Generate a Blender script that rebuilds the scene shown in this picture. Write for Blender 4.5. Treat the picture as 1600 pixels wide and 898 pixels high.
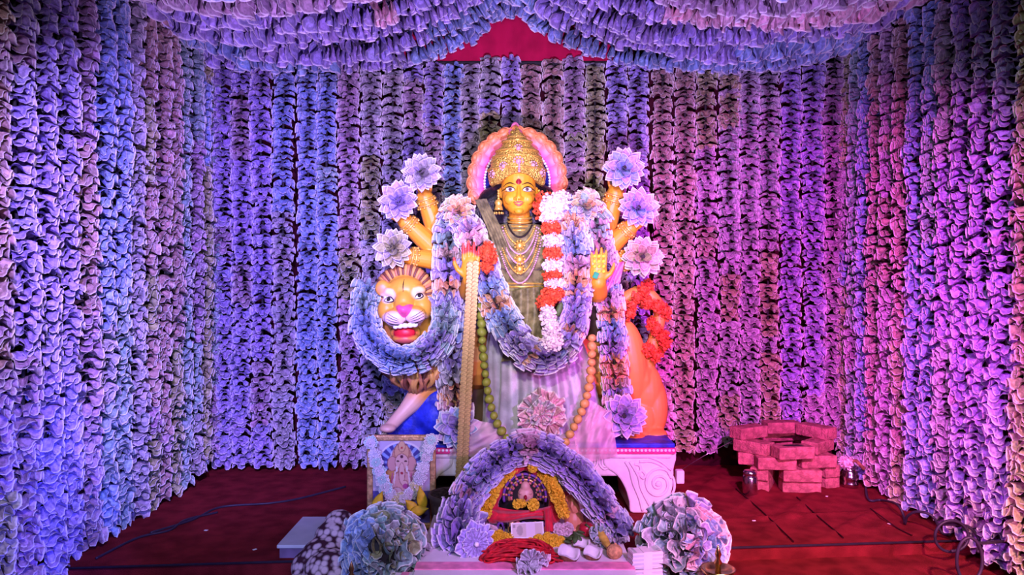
import bpy, bmesh, math, random
import numpy as np
from mathutils import Vector, Matrix, Quaternion
from mathutils.bvhtree import BVHTree

for o in list(bpy.data.objects): bpy.data.objects.remove(o)
random.seed(7); RNG = np.random.default_rng(7)
SC = bpy.context.scene; COL = SC.collection
R = math.radians; PI = math.pi

# ---------------------------------------------------------------- camera
F = 1142.0; CZ = 1.25            # focal length in pixels of the 1600x898 frame, eye height
def P(px, py, d):                # a point of the place seen at that pixel, d metres away
    return Vector(((px-800)/F*d, d, CZ-(py-449)/F*d))
cam_d = bpy.data.cameras.new('camera'); cam = bpy.data.objects.new('camera', cam_d); COL.objects.link(cam)
cam.location = (0, 0, CZ); cam.rotation_euler = (R(90), 0, 0)
cam_d.sensor_fit = 'HORIZONTAL'; cam_d.sensor_width = 36; cam_d.lens = 36*F/1600
cam_d.clip_start = .05; SC.camera = cam
SC.view_settings.view_transform = 'Standard'; SC.view_settings.look = 'None'
SC.view_settings.gamma = 1; SC.view_settings.use_curve_mapping = False
SC.view_settings.exposure = 0.14

# ---------------------------------------------------------------- light: dim hall, coloured stage lamps and an added red fill in front
w = bpy.data.worlds.new('hall'); SC.world = w; w.use_nodes = True
w.node_tree.nodes['Background'].inputs[0].default_value = (.72, .70, 1, 1)
w.node_tree.nodes['Background'].inputs[1].default_value = .05
def spot(name, loc, to, col, power, size=60, blend=.6, rad=.06):
    l = bpy.data.lights.new(name, 'SPOT'); l.color = col; l.energy = power
    l.spot_size = R(size); l.spot_blend = blend; l.shadow_soft_size = rad
    o = bpy.data.objects.new(name, l); COL.objects.link(o); o.location = loc
    o.rotation_euler = (Vector(to)-Vector(loc)).to_track_quat('-Z', 'Y').to_euler(); return o
spot('stage_lamp_white', (-.15, .5, 2.4), (0.03, 4.2, 1.25), (1, .92, .78), 315, 36, .9, .08)
spot('stage_lamp_white_low', (.1, .2, 1.8), (0, 3.4, .35), (1, .90, .95), 68, 48, .9, .1)
spot('stage_lamp_magenta', (.9, .6, 2.2), (1.65, 5, 1.0), (.92, .09, .92), 1080, 46, .8)
spot('stage_lamp_magenta_floor', (1.95, 1.0, .75), (1.35, 4.4, .35), (1, .20, .66), 230, 62, .8)
spot('stage_lamp_blue', (-.6, .6, 2.2), (-1.75, 5, 1.1), (.34, .20, 1), 1300, 46, .8)
spot('stage_lamp_blue_low', (-.6, .6, .9), (-1.6, 5, .6), (.22, .25, 1), 220, 45, .9)
spot('stage_lamp_violet', (.2, .9, .9), (0, 4.0, 3.05), (.56, .34, 1), 900, 76, .8)
spot('stage_lamp_lilac_back', (0, .5, 2.0), (0, 5, 1.9), (.80, .62, .95), 330, 40, .9)
spot('stage_lamp_lilac_left', (-.3, .9, 2.5), (-2.1, 3.2, 1.1), (.85, .68, 1), 175, 56, .9)
spot('stage_lamp_lilac_right', (.5, .9, 2.5), (2.3, 3.3, 1.2), (.82, .78, 1), 88, 56, .9)
spot('stage_lamp_blue_side', (-.9, 1.6, .8), (-2.1, 3.05, .35), (.1, .08, 1), 240, 38, .9)
spot('stage_lamp_magenta_side', (.8, 2.0, 1.0), (2.3, 3.6, .5), (.9, .12, 1), 105, 52, .9)
spot('stage_lamp_violet_front', (.7, .9, 1.4), (.25, 3.1, .3), (.62, .28, 1), 260, 40, .8)
spot('stage_lamp_blue_front', (-1.0, 1.2, 1.2), (-.6, 3.1, .2), (.45, .5, 1), 50, 40, .8)
spot('added_red_fill_front', (1.5, .4, 2.2), (1.6, 2.75, -.05), (1, .40, .42), 800, 46, .9)  # added fill without a known source, brightens the carpet at the lower right

# ---------------------------------------------------------------- helpers: materials
def nd(nt, t, **k):
    n = nt.nodes.new(t)
    for a, b in k.items(): setattr(n, a, b)
    return n
def mat(name, col, rough=.6, metal=0, vary=.15, scale=30, bump=0, bscale=80, spec=.3, col2=None, trans=0, sheen=0, tex='noise', alpha=1):
    m = bpy.data.materials.new(name); m.use_nodes = True; nt = m.node_tree; b = nt.nodes['Principled BSDF']
    tc = nd(nt, 'ShaderNodeTexCoord')
    n = nd(nt, 'ShaderNodeTexNoise' if tex == 'noise' else 'ShaderNodeTexVoronoi'); n.inputs['Scale'].default_value = scale
    nt.links.new(tc.outputs['Object'], n.inputs['Vector'])
    r = nd(nt, 'ShaderNodeValToRGB'); c = np.array(col[:3])
    lo = c*(1-vary); hi = np.minimum(c*(1+vary), 1) if col2 is None else np.array(col2[:3])
    r.color_ramp.elements[0].position = .35; r.color_ramp.elements[1].position = .65
    r.color_ramp.elements[0].color = (*lo, 1); r.color_ramp.elements[1].color = (*hi, 1)
    nt.links.new(n.outputs[0], r.inputs[0]); nt.links.new(r.outputs[0], b.inputs['Base Color'])
    b.inputs['Roughness'].default_value = rough; b.inputs['Metallic'].default_value = metal
    b.inputs['Specular IOR Level'].default_value = spec
    b.inputs['Alpha'].default_value = alpha
    if trans: b.inputs['Transmission Weight'].default_value = trans
    if sheen: b.inputs['Sheen Weight'].default_value = sheen
    if bump:
        n2 = nd(nt, 'ShaderNodeTexNoise' if tex == 'noise' else 'ShaderNodeTexVoronoi'); n2.inputs['Scale'].default_value = bscale
        nt.links.new(tc.outputs['Object'], n2.inputs['Vector'])
        bp = nd(nt, 'ShaderNodeBump'); bp.inputs['Strength'].default_value = bump; bp.inputs['Distance'].default_value = .01
        nt.links.new(n2.outputs[0], bp.inputs['Height']); nt.links.new(bp.outputs[0], b.inputs['Normal'])
    return m
def note_material():
    m = bpy.data.materials.new('banknote_paper'); m.use_nodes = True; nt = m.node_tree; b = nt.nodes['Principled BSDF']
    oi = nd(nt, 'ShaderNodeObjectInfo'); at = nd(nt, 'ShaderNodeAttribute', attribute_name='rim')
    tc = nd(nt, 'ShaderNodeTexCoord'); n = nd(nt, 'ShaderNodeTexNoise'); n.inputs['Scale'].default_value = 5; n.inputs['Detail'].default_value = 3
    nt.links.new(tc.outputs['Object'], n.inputs['Vector'])
    r = nd(nt, 'ShaderNodeValToRGB'); r.color_ramp.elements[0].position = .4; r.color_ramp.elements[1].position = .62
    r.color_ramp.elements[0].color = (.62, .62, .62, 1); r.color_ramp.elements[1].color = (1.15, 1.15, 1.15, 1)
    nt.links.new(n.outputs[0], r.inputs[0])
    mx = nd(nt, 'ShaderNodeMix', data_type='RGBA', blend_type='MULTIPLY'); mx.inputs[0].default_value = 1
    nt.links.new(oi.outputs['Color'], mx.inputs[6]); nt.links.new(r.outputs[0], mx.inputs[7])
    r2 = nd(nt, 'ShaderNodeMapRange'); r2.inputs[1].default_value = .90; r2.inputs[2].default_value = 1.0; r2.inputs[4].default_value = .9
    nt.links.new(at.outputs['Fac'], r2.inputs[0])
    m2 = nd(nt, 'ShaderNodeMix', data_type='RGBA'); m2.inputs[7].default_value = (.9, .86, .84, 1)
    nt.links.new(r2.outputs[0], m2.inputs[0]); nt.links.new(mx.outputs[2], m2.inputs[6])
    nt.links.new(m2.outputs[2], b.inputs['Base Color'])
    b.inputs['Roughness'].default_value = .5; b.inputs['Specular IOR Level'].default_value = .35
    return m
def vcol_material(name, rough=.55, metal=0, bump=0, bscale=60):
    m = bpy.data.materials.new(name); m.use_nodes = True; nt = m.node_tree; b = nt.nodes['Principled BSDF']
    at = nd(nt, 'ShaderNodeAttribute', attribute_name='paint'); nt.links.new(at.outputs['Color'], b.inputs['Base Color'])
    b.inputs['Roughness'].default_value = rough; b.inputs['Metallic'].default_value = metal
    if bump:
        tc = nd(nt, 'ShaderNodeTexCoord'); n2 = nd(nt, 'ShaderNodeTexNoise'); n2.inputs['Scale'].default_value = bscale
        nt.links.new(tc.outputs['Object'], n2.inputs['Vector'])
        bp = nd(nt, 'ShaderNodeBump'); bp.inputs['Strength'].default_value = bump; bp.inputs['Distance'].default_value = .01
        nt.links.new(n2.outputs[0], bp.inputs['Height']); nt.links.new(bp.outputs[0], b.inputs['Normal'])
    return m
NOTE = note_material()
PAINT = vcol_material('painted_plaster', .45, 0, .05, 40)
PRINT = vcol_material('printed_paper', .35)
M = dict(
 carpet=mat('red_carpet', (.19, .016, .022), .95, vary=.28, scale=9, bump=.5, bscale=260, spec=.05),
 cloth_dark=mat('maroon_cloth', (.040, .004, .010), .9, vary=.3, scale=6, bump=.2, bscale=300, spec=.1),
 cloth_red=mat('crimson_cloth', (.42, .006, .05), .85, vary=.15, scale=8, bump=.15, bscale=300, spec=.1),
 cord=mat('dark_cord', (.02, .018, .02), .8),
 skin=mat('turmeric_paint', (.85, .40, .05), .35, vary=.1),
 gold=mat('gold_paint', (.80, .50, .09), .32, .35, vary=.35, scale=120, bump=.9, bscale=110, tex='vor'),
 gold_plain=mat('gold_metal', (.86, .55, .11), .3, .5, vary=.15, scale=60),
 pearl=mat('pearl', (.85, .78, .85), .25, vary=.05),
 pinkstone=mat('pink_beads', (.8, .42, .5), .3, .2, vary=.3, scale=90),
 hair=mat('black_hair', (.012, .010, .016), .4, bump=.4, bscale=60),
 saree=mat('olive_saree', (.17, .145, .05), .42, vary=.35, scale=25, bump=.25, bscale=160, sheen=.2, col2=(.30, .26, .11)),
 silk=mat('silver_silk', (.44, .42, .5), .38, .15, vary=.2, scale=14, bump=.15, bscale=200, sheen=.4),
 cape=mat('brown_cape', (.10, .06, .04), .8, vary=.3, scale=12),
 organza=mat('pink_organza', (.85, .55, .68), .5, vary=.2, scale=10, alpha=.6, sheen=.5),
 bluepaint=mat('blue_rock_paint', (.015, .03, .45), .5, vary=.4, scale=14, bump=.4, bscale=40),
 plaster=mat('white_plaster', (.74, .68, .72), .6, vary=.1, scale=10, bump=.15, bscale=60),
 pinktrim=mat('magenta_trim', (.75, .05, .25), .45, vary=.15),
 redflower=mat('red_petals', (.80, .10, .035), .7, vary=.35, scale=60),
 whiteflower=mat('white_petals', (.85, .72, .74), .7, vary=.12, scale=60),
 yellowflower=mat('marigold_petals', (.92, .55, .02), .7, vary=.25, scale=60, col2=(.98, .72, .05)),
 pinkflower=mat('pink_petals', (.85, .45, .5), .7, vary=.3, scale=50, col2=(.95, .85, .85)),
 lime=mat('lime_skin', (.22, .25, .035), .4, vary=.3, scale=22, bump=.1, bscale=300),
 lime_warm=mat('warm_lit_lime_skin', (.56, .33, .10), .4, vary=.2, scale=22, bump=.1, bscale=300),  # limes of the right string, warm light painted into the skin colour
 coin=mat('coin_brass', (.56, .39, .15), .38, .5, vary=.25, scale=120, bump=.3, bscale=300),
 brick=mat('clay_brick', (.42, .15, .14), .95, vary=.3, scale=26, bump=.8, bscale=90, spec=.05),
 steel=mat('steel', (.62, .60, .66), .18, 1, vary=.05),
 brass=mat('brass', (.72, .50, .16), .22, 1, vary=.15),
 copper=mat('copper', (.75, .36, .16), .3, 1, vary=.15),
 wood_gold=mat('gilt_wood', (.55, .33, .14), .4, .3, vary=.35, scale=40, bump=.3, bscale=90),
 soil=mat('soil', (.055, .038, .03), .95, vary=.5, scale=40, bump=1, bscale=60, spec=.05),
 pot=mat('dark_clay', (.075, .05, .042), .7, vary=.3, scale=15, bump=.3, bscale=70),
 redcloth=mat('red_velvet', (.62, .012, .035), .7, vary=.2, scale=30, bump=.2, bscale=200, sheen=.4),
 redthread=mat('red_thread', (.50, .012, .02), .6, vary=.35, scale=40),
 tablecloth=mat('white_cloth', (.80, .70, .74), .85, vary=.06, scale=12, bump=.15, bscale=200),
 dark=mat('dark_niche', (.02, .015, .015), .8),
 bangle=[mat('bangle_violet', (.16, .06, .32), .25), mat('bangle_black', (.03, .025, .03), .2), mat('bangle_gold', (.72, .45, .16), .3, .6), mat('bangle_rose', (.7, .2, .2), .3)],
 cocowhite=mat('coconut_flesh', (.72, .68, .64), .5, vary=.05),
 coco=mat('coconut_shell', (.26, .12, .06), .85, vary=.4, scale=40, bump=.6, bscale=90),
 bel=mat('wood_apple', (.55, .30, .12), .8, vary=.3, scale=60, bump=.5, bscale=120),
 banana=mat('banana_peel', (.58, .42, .06), .5, vary=.3, scale=30),
 apple=mat('apple_peel', (.5, .02, .04), .3, vary=.3, scale=25),
 leaf=mat('yellow_leaf', (.72, .50, .03), .5, vary=.25, scale=20),
 green=mat('green_leaf', (.06, .12, .03), .5, vary=.3, scale=25),
 board=mat('grey_white_board', (.56, .57, .64), .55, vary=.06, scale=10),
 violetboard=mat('violet_board_edge', (.20, .13, .26), .7, vary=.2, scale=12),
 floral=mat('floral_cloth', (.66, .48, .55), .9, vary=.0, scale=34, tex='vor', col2=(.05, .01, .025)),
 cable=mat('cable_rubber', (.03, .022, .04), .45),
 wire=mat('thin_wire', (.5, .5, .5), .3, .8),
 lionmane=[mat('mane_gold', (.62, .32, .08), .5), mat('mane_brown', (.17, .055, .03), .5), mat('mane_tan', (.50, .20, .08), .5)],
 ink=mat('black_paint', (.015, .01, .01), .4), white=mat('white_paint', (.85, .82, .80), .3), maroon=mat('maroon_paint', (.28, .005, .02), .4),
 iris=mat('iris_paint', (.16, .08, .10), .25), lips=mat('lip_paint', (.78, .12, .10), .35), nose=mat('pink_nose_paint', (.85, .10, .28), .35),
 mouth=mat('mouth_paint', (.62, .015, .03), .4), gem=mat('green_gem', (.03, .35, .15), .15),
 halo_o=mat('halo_orange', (.88, .26, .10), .5), ribbon=mat('pink_ribbon', (.85, .25, .42), .5, vary=.2, scale=20), halo_blue=mat('halo_blue', (.02, .02, .22), .5),
)

# ---------------------------------------------------------------- helpers: shapes -> (verts, faces)
def ellipsoid(c, r, rot=None, n=16, m=10):
    c = Vector(c); v = []; f = []; r = (r, r, r) if not hasattr(r, '__len__') else r
    for j in range(m+1):
        a = PI*j/m
        for i in range(n):
            b = 2*PI*i/n; p = Vector((r[0]*math.sin(a)*math.cos(b), r[1]*math.sin(a)*math.sin(b), r[2]*math.cos(a)))
            if rot is not None: p = rot @ p
            v.append(c+p)
    for j in range(m):
        for i in range(n): f.append((j*n+i, (j+1)*n+i, (j+1)*n+(i+1) % n, j*n+(i+1) % n))
    return v, f
def box(c, s, rot=None, taper=1):
    c = Vector(c); v = []
    for z in (-1, 1):
        for y in (-1, 1):
            for x in (-1, 1):
                t = taper if z > 0 else 1
                p = Vector((x*s[0]/2*t, y*s[1]/2*t, z*s[2]/2)); v.append(c+(rot @ p if rot is not None else p))
    return v, [(0, 2, 3, 1), (4, 5, 7, 6), (0, 1, 5, 4), (2, 6, 7, 3), (0, 4, 6, 2), (1, 3, 7, 5)]
def frames(pts, closed=False, up=(0, -1, 0)):
    pts = [Vector(p) for p in pts]; n = len(pts); T = []
    for i in range(n):
        a = pts[(i-1) % n] if (closed or i > 0) else pts[i]; b = pts[(i+1) % n] if (closed or i < n-1) else pts[i]
        T.append((b-a).normalized())
    u = Vector(up); u = u-T[0]*u.dot(T[0])
    if u.length < 1e-4: u = T[0].orthogonal()
    u.normalize(); out = []
    for t in T:
        u = u-t*u.dot(t); u.normalize(); out.append((t, u, t.cross(u)))
    return out
def tube(pts, r, n=8, closed=False, flat=1.0, caps=True, up=(0, -1, 0)):
    """swept tube; r scalar or list; flat scales the direction along 'up'"""
    N = len(pts); rr = r if hasattr(r, '__len__') else [r]*N; v = []; f = []
    for p, q, (t, u, s) in zip(pts, rr, frames(pts, closed, up)):
        for i in range(n):
            a = 2*PI*i/n; v.append(Vector(p)+u*(math.cos(a)*q*flat)+s*(math.sin(a)*q))
    for j in range(N if closed else N-1):
        k = (j+1) % N
        for i in range(n): f.append((j*n+i, j*n+(i+1) % n, k*n+(i+1) % n, k*n+i))
    if caps and not closed: f.append(tuple(range(n))[::-1]); f.append(tuple((N-1)*n+i for i in range(n)))
    return v, f
def lathe(prof, c, n=24, sy=1.0, cap=True):
    c = Vector(c); v = []; f = []
    for r, z in prof:
        for i in range(n):
            a = 2*PI*i/n; v.append(c+Vector((r*math.cos(a), r*math.sin(a)*sy, z)))
    for j in range(len(prof)-1):
        for i in range(n): f.append((j*n+i, j*n+(i+1) % n, (j+1)*n+(i+1) % n, (j+1)*n+i))
    if cap: f.append(tuple(range(n))[::-1]); f.append(tuple((len(prof)-1)*n+i for i in range(n)))
    return v, f
def prism(poly, y0, y1):
    """polygon of (x, z) world points, extruded along y"""
    n = len(poly); v = [Vector((x, y0, z)) for x, z in poly]+[Vector((x, y1, z)) for x, z in poly]
    f = [tuple(range(n)), tuple(range(2*n-1, n-1, -1))]+[(i, n+i, n+(i+1) % n, (i+1) % n) for i in range(n)]
    return v, f
def gridmesh(fn, nu, nv):
    v = [Vector(fn(i/nu, j/nv)) for j in range(nv+1) for i in range(nu+1)]
    f = [(j*(nu+1)+i, j*(nu+1)+i+1, (j+1)*(nu+1)+i+1, (j+1)*(nu+1)+i) for j in range(nv) for i in range(nu)]
    return v, f
def spline(pts, n):
    """Catmull-Rom resample, even spacing"""
    p = [Vector(q) for q in pts]; p = [p[0]*2-p[1]]+p+[p[-1]*2-p[-2]]; d = []
    for i in range(1, len(p)-2):
        for k in range(20):
            t = k/20; a, b, c, e = p[i-1], p[i], p[i+1], p[i+2]
            d.append(.5*((2*b)+(c-a)*t+(2*a-5*b+4*c-e)*t*t+(3*b-a-3*c+e)*t**3))
    d.append(p[-2]); L = [0]
    for i in range(1, len(d)): L.append(L[-1]+(d[i]-d[i-1]).length)
    out = []; j = 0
    for k in range(n):
        s = L[-1]*k/(n-1)
        while j < len(L)-2 and L[j+1] < s: j += 1
        t = (s-L[j])/max(1e-9, L[j+1]-L[j]); out.append(d[j].lerp(d[j+1], min(1, t)))
    return out
def plen(pts):
    q = spline(pts, 60); return sum((q[i+1]-q[i]).length for i in range(59))

# ---------------------------------------------------------------- helpers: objects
WM = {}
class MB:
    def __init__(s): s.v = []; s.f = []
    def add(s, vf):
        o = len(s.v); s.v += [tuple(p) for p in vf[0]]; s.f += [tuple(i+o for i in q) for q in vf[1]]; return s
    def mesh(s, name, smooth=True, origin=(0, 0, 0)):
        me = bpy.data.meshes.new(name); ox, oy, oz = origin
        me.from_pydata([(a-ox, b-oy, c-oz) for a, b, c in s.v], [], s.f)
        if smooth: me.polygons.foreach_set('use_smooth', [True]*len(me.polygons))
        me.update(); return me
def link(name, me, mw, parent=None):
    o = bpy.data.objects.new(name, me); COL.objects.link(o); WM[o.name] = mw
    if parent is not None:
        o.parent = parent; o.matrix_parent_inverse = WM[parent.name].inverted()
    o.matrix_basis = mw; return o
def tag(o, label=None, cat=None, group=None, kind=None):
    if label: o['label'] = label
    if cat: o['category'] = cat
    if group: o['group'] = group
    if kind: o['kind'] = kind
    return o
def thing(name, label, cat, loc, group=None):
    o = link(name, None, Matrix.Translation(Vector(loc))); o.empty_display_size = .05
    return tag(o, label, cat, group)
def part(name, mb, m, parent=None, smooth=True, label=None, bevel=0):
    if isinstance(mb, tuple): mb = MB().add(mb)
    a = np.array(mb.v); c = Vector((a.min(0)+a.max(0))/2)
    me = mb.mesh(name, smooth, c); me.materials.append(m)
    o = link(name, me, Matrix.Translation(c), parent)
    if bevel:
        b = o.modifiers.new('bevel', 'BEVEL'); b.width = bevel; b.segments = 2; b.limit_method = 'ANGLE'
    if label: o['label'] = label
    return o
def inst(name, me, mw, parent, col=None):
    o = link(name, me, mw, parent)
    if col is not None: o.color = (*col, 1)
    return o
def trs(loc, rot=None, s=1.0):
    m = Matrix.Translation(Vector(loc))
    if rot is not None: m = m @ (rot.to_4x4() if isinstance(rot, Matrix) else rot.to_matrix().to_4x4())
    sv = s if hasattr(s, '__len__') else (s, s, s)
    return m @ Matrix.Diagonal((*sv, 1))
def basis(x, y, z):
    m = Matrix((x, y, z)); m.transpose(); return m
def shared(name, vf, m, smooth=True):
    me = (vf if isinstance(vf, MB) else MB().add(vf)).mesh(name, smooth); me.materials.append(m); return me
def sculpt(name, mb, voxel, iters, m, parent=None, paint=None, label=None):
    """melt overlapping shapes into one continuous skin"""
    me = mb.mesh(name); t = bpy.data.objects.new('tmp', me); COL.objects.link(t)
    r = t.modifiers.new('r', 'REMESH'); r.mode = 'VOXEL'; r.voxel_size = voxel; r.use_smooth_shade = True
    s = t.modifiers.new('s', 'SMOOTH'); s.factor = .5; s.iterations = iters
    dg = bpy.context.evaluated_depsgraph_get(); dg.update()
    me2 = bpy.data.meshes.new_from_object(t.evaluated_get(dg)); bpy.data.objects.remove(t); bpy.data.meshes.remove(me)
    me2.name = name; n = len(me2.vertices); co = np.empty(n*3); me2.vertices.foreach_get('co', co); co = co.reshape(-1, 3)
    bv = BVHTree.FromPolygons([tuple(p) for p in co], [tuple(p.vertices) for p in me2.polygons])
    if paint:
        c = np.ones((n, 4)); c[:, :3] = paint(co); at = me2.attributes.new('paint', 'FLOAT_COLOR', 'POINT'); at.data.foreach_set('color', c.ravel())
    ctr = (co.min(0)+co.max(0))/2; me2.vertices.foreach_set('co', (co-ctr).ravel()); me2.update()
    me2.materials.clear(); me2.materials.append(m)
    o = link(name, me2, Matrix.Translation(Vector(ctr)), parent)
    if label: o['label'] = label
    return o, bv
def bvh_of(mb): return BVHTree.FromPolygons([tuple(p) for p in mb.v], mb.f)
def hit(bv, x, z, default=None):
    h = bv.ray_cast(Vector((x, 0, z)), Vector((0, 1, 0)))
    return h[0].y if h[0] is not None else default
def decal(name, bv, poly, d, m, parent, lift=.0015, th=.002):
    """a painted shape (pixel outline seen at depth d) laid onto the surface, with a little body"""
    q = [P(x, y, d) for x, y in poly]; q = spline(q+[q[0]], 29)[:-1]; c = sum(q, Vector())/len(q); n = len(q); v = []; f = []; y0 = None
    for k in (1, .75, .5, .25):
        for p in q:
            e = c.lerp(p, k); y = hit(bv, e.x, e.z, y0); y0 = y if y is not None else d
            v.append(Vector((e.x, y0-lift-(0 if k == 1 else th*(1-k*k)), e.z)))
    y = hit(bv, c.x, c.z, y0); v.append(Vector((c.x, y-lift-th, c.z)))
    for j in range(3):
        for i in range(n): f.append((j*n+i, (j+1)*n+i, (j+1)*n+(i+1) % n, j*n+(i+1) % n))
    for i in range(n): f.append((3*n+i, 4*n, 3*n+(i+1) % n))
    return part(name, (v, f), m, parent)
def stroke(bv, pts, d, w, n=14, lift=.001):
    q = spline([P(x, y, d) for x, y in pts], n); out = []; y0 = d
    for p in q:
        y0 = hit(bv, p.x, p.z, y0); out.append(Vector((p.x, y0-lift, p.z)))
    rr = [w*(.35+.65*math.sin(PI*min(1, max(0, i/(n-1))))) for i in range(n)]
    return tube(out, rr, 6)
def ordn(i):
    a = ['first', 'second', 'third', 'fourth', 'fifth', 'sixth', 'seventh', 'eighth', 'ninth', 'tenth', 'eleventh', 'twelfth', 'thirteenth', 'fourteenth', 'fifteenth', 'sixteenth', 'seventeenth', 'eighteenth', 'nineteenth', 'twentieth']
    return a[i] if i < 20 else ('thirtieth' if i == 29 else ('thirty-' if i >= 30 else 'twenty-')+a[i % 10])

# ---------------------------------------------------------------- banknotes: pleated, opened into ruffles
def ruffle(name, sector, k, amp, b, seed, r0=.12, droop=0., n=None, nr=3, sharp=False):
    rng = np.random.default_rng(seed); n = n or int(k*(6 if sharp else 9)); sec = R(sector); v = []; f = []; rim = []
    ph0 = rng.uniform(0, 6.28); la = rng.uniform(.45, 1.5, 40); lr = rng.uniform(.78, 1.12, 40)
    for j in range(nr+1):
        t = j/nr
        for i in range(n+1):
            ph = 2*PI*k*i/n+ph0; q = ph/PI; a0, fr = int(q) % 40, q-int(q)
            A = la[a0]*(1-fr)+la[(a0+1) % 40]*fr; rr = lr[a0]*(1-fr)+lr[(a0+1) % 40]*fr
            th = (i/n-.5)*sec-b*math.sin(2*ph)*sec/(2*PI*k)*t
            rad = r0+(rr-r0)*t
            v.append((rad*math.sin(th), -rad*math.cos(th), amp*A*math.sin(ph)*t**.8+droop*t*t)); rim.append(t)
    for j in range(nr):
        for i in range(n): f.append((j*(n+1)+i, j*(n+1)+i+1, (j+1)*(n+1)+i+1, (j+1)*(n+1)+i))
    mb = MB(); mb.add((v, f)); me = mb.mesh(name, not sharp); me.materials.append(NOTE)
    at = me.attributes.new('rim', 'FLOAT', 'POINT'); at.data.foreach_set('value', rim)
    return me
HALF = [ruffle('folded_note', 225, random.choice((2.9, 3.4, 3.9, 4.4)), random.uniform(.20, .33), random.uniform(.4, .62), s, droop=random.uniform(.12, .36), sharp=s % 3 == 0) for s in range(20)]
FULL = [ruffle('folded_note', 350, random.choice((8.5, 9.5, 11.5)), random.uniform(.25, .36), random.uniform(.35, .55), 50+s, sharp=s % 6 == 0) for s in range(12)]
FRILL = [ruffle('folded_note', 250, random.choice((2.2, 2.8, 3.4)), random.uniform(.13, .22), random.uniform(.3, .5), 90+s, droop=0, sharp=s % 3 == 0) for s in range(10)]
NC = dict(lav=(.40, .32, .64), blue=(.30, .40, .66), brown=(.46, .30, .27), olive=(.40, .38, .20), grey=(.42, .39, .44), orange=(.74, .40, .22), pink=(.72, .42, .50), mauve=(.44, .30, .42), teal=(.30, .42, .42))
CW = dict(lav='lavender', blue='pale blue', brown='brown', olive='olive yellow', grey='grey', mauve='mauve', pink='pink', teal='grey green', orange='orange')
def jit(c, s=.12):
    k = 1+random.uniform(-s, s)*1.3; return tuple(max(.01, min(1, x*k*(1+random.uniform(-s, s)*.6))) for x in NC[c])
def garland(label, group, path, rad, pitch, colf, meshes, face=None, cordr=.008, jitter=.45, tilt=.2, name='note_garland', flat=None, tagit=True, parent=None):
    """notes threaded on a cord along a path; face = direction the open side looks at (half ruffles)"""
    L = plen(path); n = max(4, int(L/pitch)); q = spline(path, n); fr = frames(q, up=face if face is not None else (0, -1, 0))
    t = parent or thing(name, label, 'garland', min(q, key=lambda p: p.z), group)
    part('cord', tube(q, cordr, 6), M['cord'], t)
    for i, (p, (T, U, S)) in enumerate(zip(q, fr)):
        r = rad(i/(n-1)) if callable(rad) else rad
        up = T; fy = -U if face is not None else -U
        bm = basis(fy.cross(up), fy, up)          # local -Y looks along U
        bm = bm @ Matrix.Rotation(random.uniform(-jitter, jitter) if face is not None else random.uniform(0, 6.28), 3, 'Z')
        bm = bm @ Matrix.Rotation(random.uniform(-tilt, tilt), 3, 'X') @ Matrix.Rotation(random.uniform(-tilt, tilt)*.7, 3, 'Y')
        if random.random() < .5: bm = bm @ Matrix.Diagonal((-1, 1, 1))
        s = r*random.uniform(.86, 1.1)
        o = p+T*random.uniform(-.35, .35)*pitch+S*random.uniform(-.05, .05)*r+U*random.uniform(-.08, .05)*r
        sc = (s, s, s) if flat is None else (s*flat[0], s*flat[1], s*flat[2])
        inst('folded_note', random.choice(meshes), trs(o, bm, sc), t, colf(i/(n-1)))
    return t

# ================================================================ the setting
XL, XR, YB, ZC = -2.17, 2.40, 5.14, 3.38
def struct(name, vf, m, smooth=False, label=None):
    o = part(name, vf, m, None, smooth); o['kind'] = 'structure'
    if label: o['label'] = label
    return o
def edge_y(x): return 3.25+(x-XL)*.085                 # front edge of the low stage
def floor_z(x, y):
    h = 0
    if x > .9:                                         # creased carpet on the right
        for k, (ax, ay, bx, by, s) in enumerate(((1.15, 3.55, 2.1, 4.75, .03), (1.2, 4.0, 1.9, 5.0, .025), (1.5, 3.6, 2.3, 4.3, .028), (1.1, 4.35, 1.5, 5.1, .02), (1.0, 3.9, 2.2, 4.1, .02))):
            dx, dy = bx-ax, by-ay; L = math.hypot(dx, dy); t = ((x-ax)*dx+(y-ay)*dy)/L/L; e = abs((x-ax)*dy-(y-ay)*dx)/L
            if 0 < t < 1: h += .016*math.exp(-(e/s)**2)*math.sin(PI*t)
    return h
def stage(u, v):
    x = XL+(XR-XL)*u; y = edge_y(x)+(YB+.1-edge_y(x))*v; return (x, y, floor_z(x, y))
struct('floor', gridmesh(stage, 150, 70), M['carpet'], True, 'dark red carpet of the low stage')
struct('floor_front', box(((XL+XR)/2, 1.6, -.085), (XR-XL+2, 7.4, .03)), M['carpet'], label='brighter red carpet in front of the low stage')
struct('trim_1', ([Vector((XL, edge_y(XL), 0)), Vector((XR, edge_y(XR), 0)), Vector((XR, edge_y(XR)+.01, -.075)), Vector((XL, edge_y(XL)+.01, -.075))], [(0, 3, 2, 1)]), M['carpet'], label='carpeted riser of the low stage')
struct('trim_2', tube([(XL, edge_y(XL)-.004, -.003), (XR, edge_y(XR)-.004, -.003)], .006, 8), M['cable'], True, 'dark edging along the stage riser')
def folds(x, s=1): return .012*math.sin(x*23*s)+.008*math.sin(x*51*s+1)
struct('wall_back', gridmesh(lambda u, v: (XL+(XR-XL)*u, YB+folds(u*4.5), -.08+(ZC+.1)*v), 160, 2), M['cloth_dark'], True)
struct('wall_left', gridmesh(lambda u, v: (XL+folds(u*5), .8+(YB-.8)*u, -.08+(ZC+.1)*v), 160, 2), M['cloth_dark'], True)
struct('wall_right', gridmesh(lambda u, v: (XR+folds(u*5), .8+(YB-.8)*u, -.08+(ZC+.1)*v), 160, 2), M['cloth_dark'], True)
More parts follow.
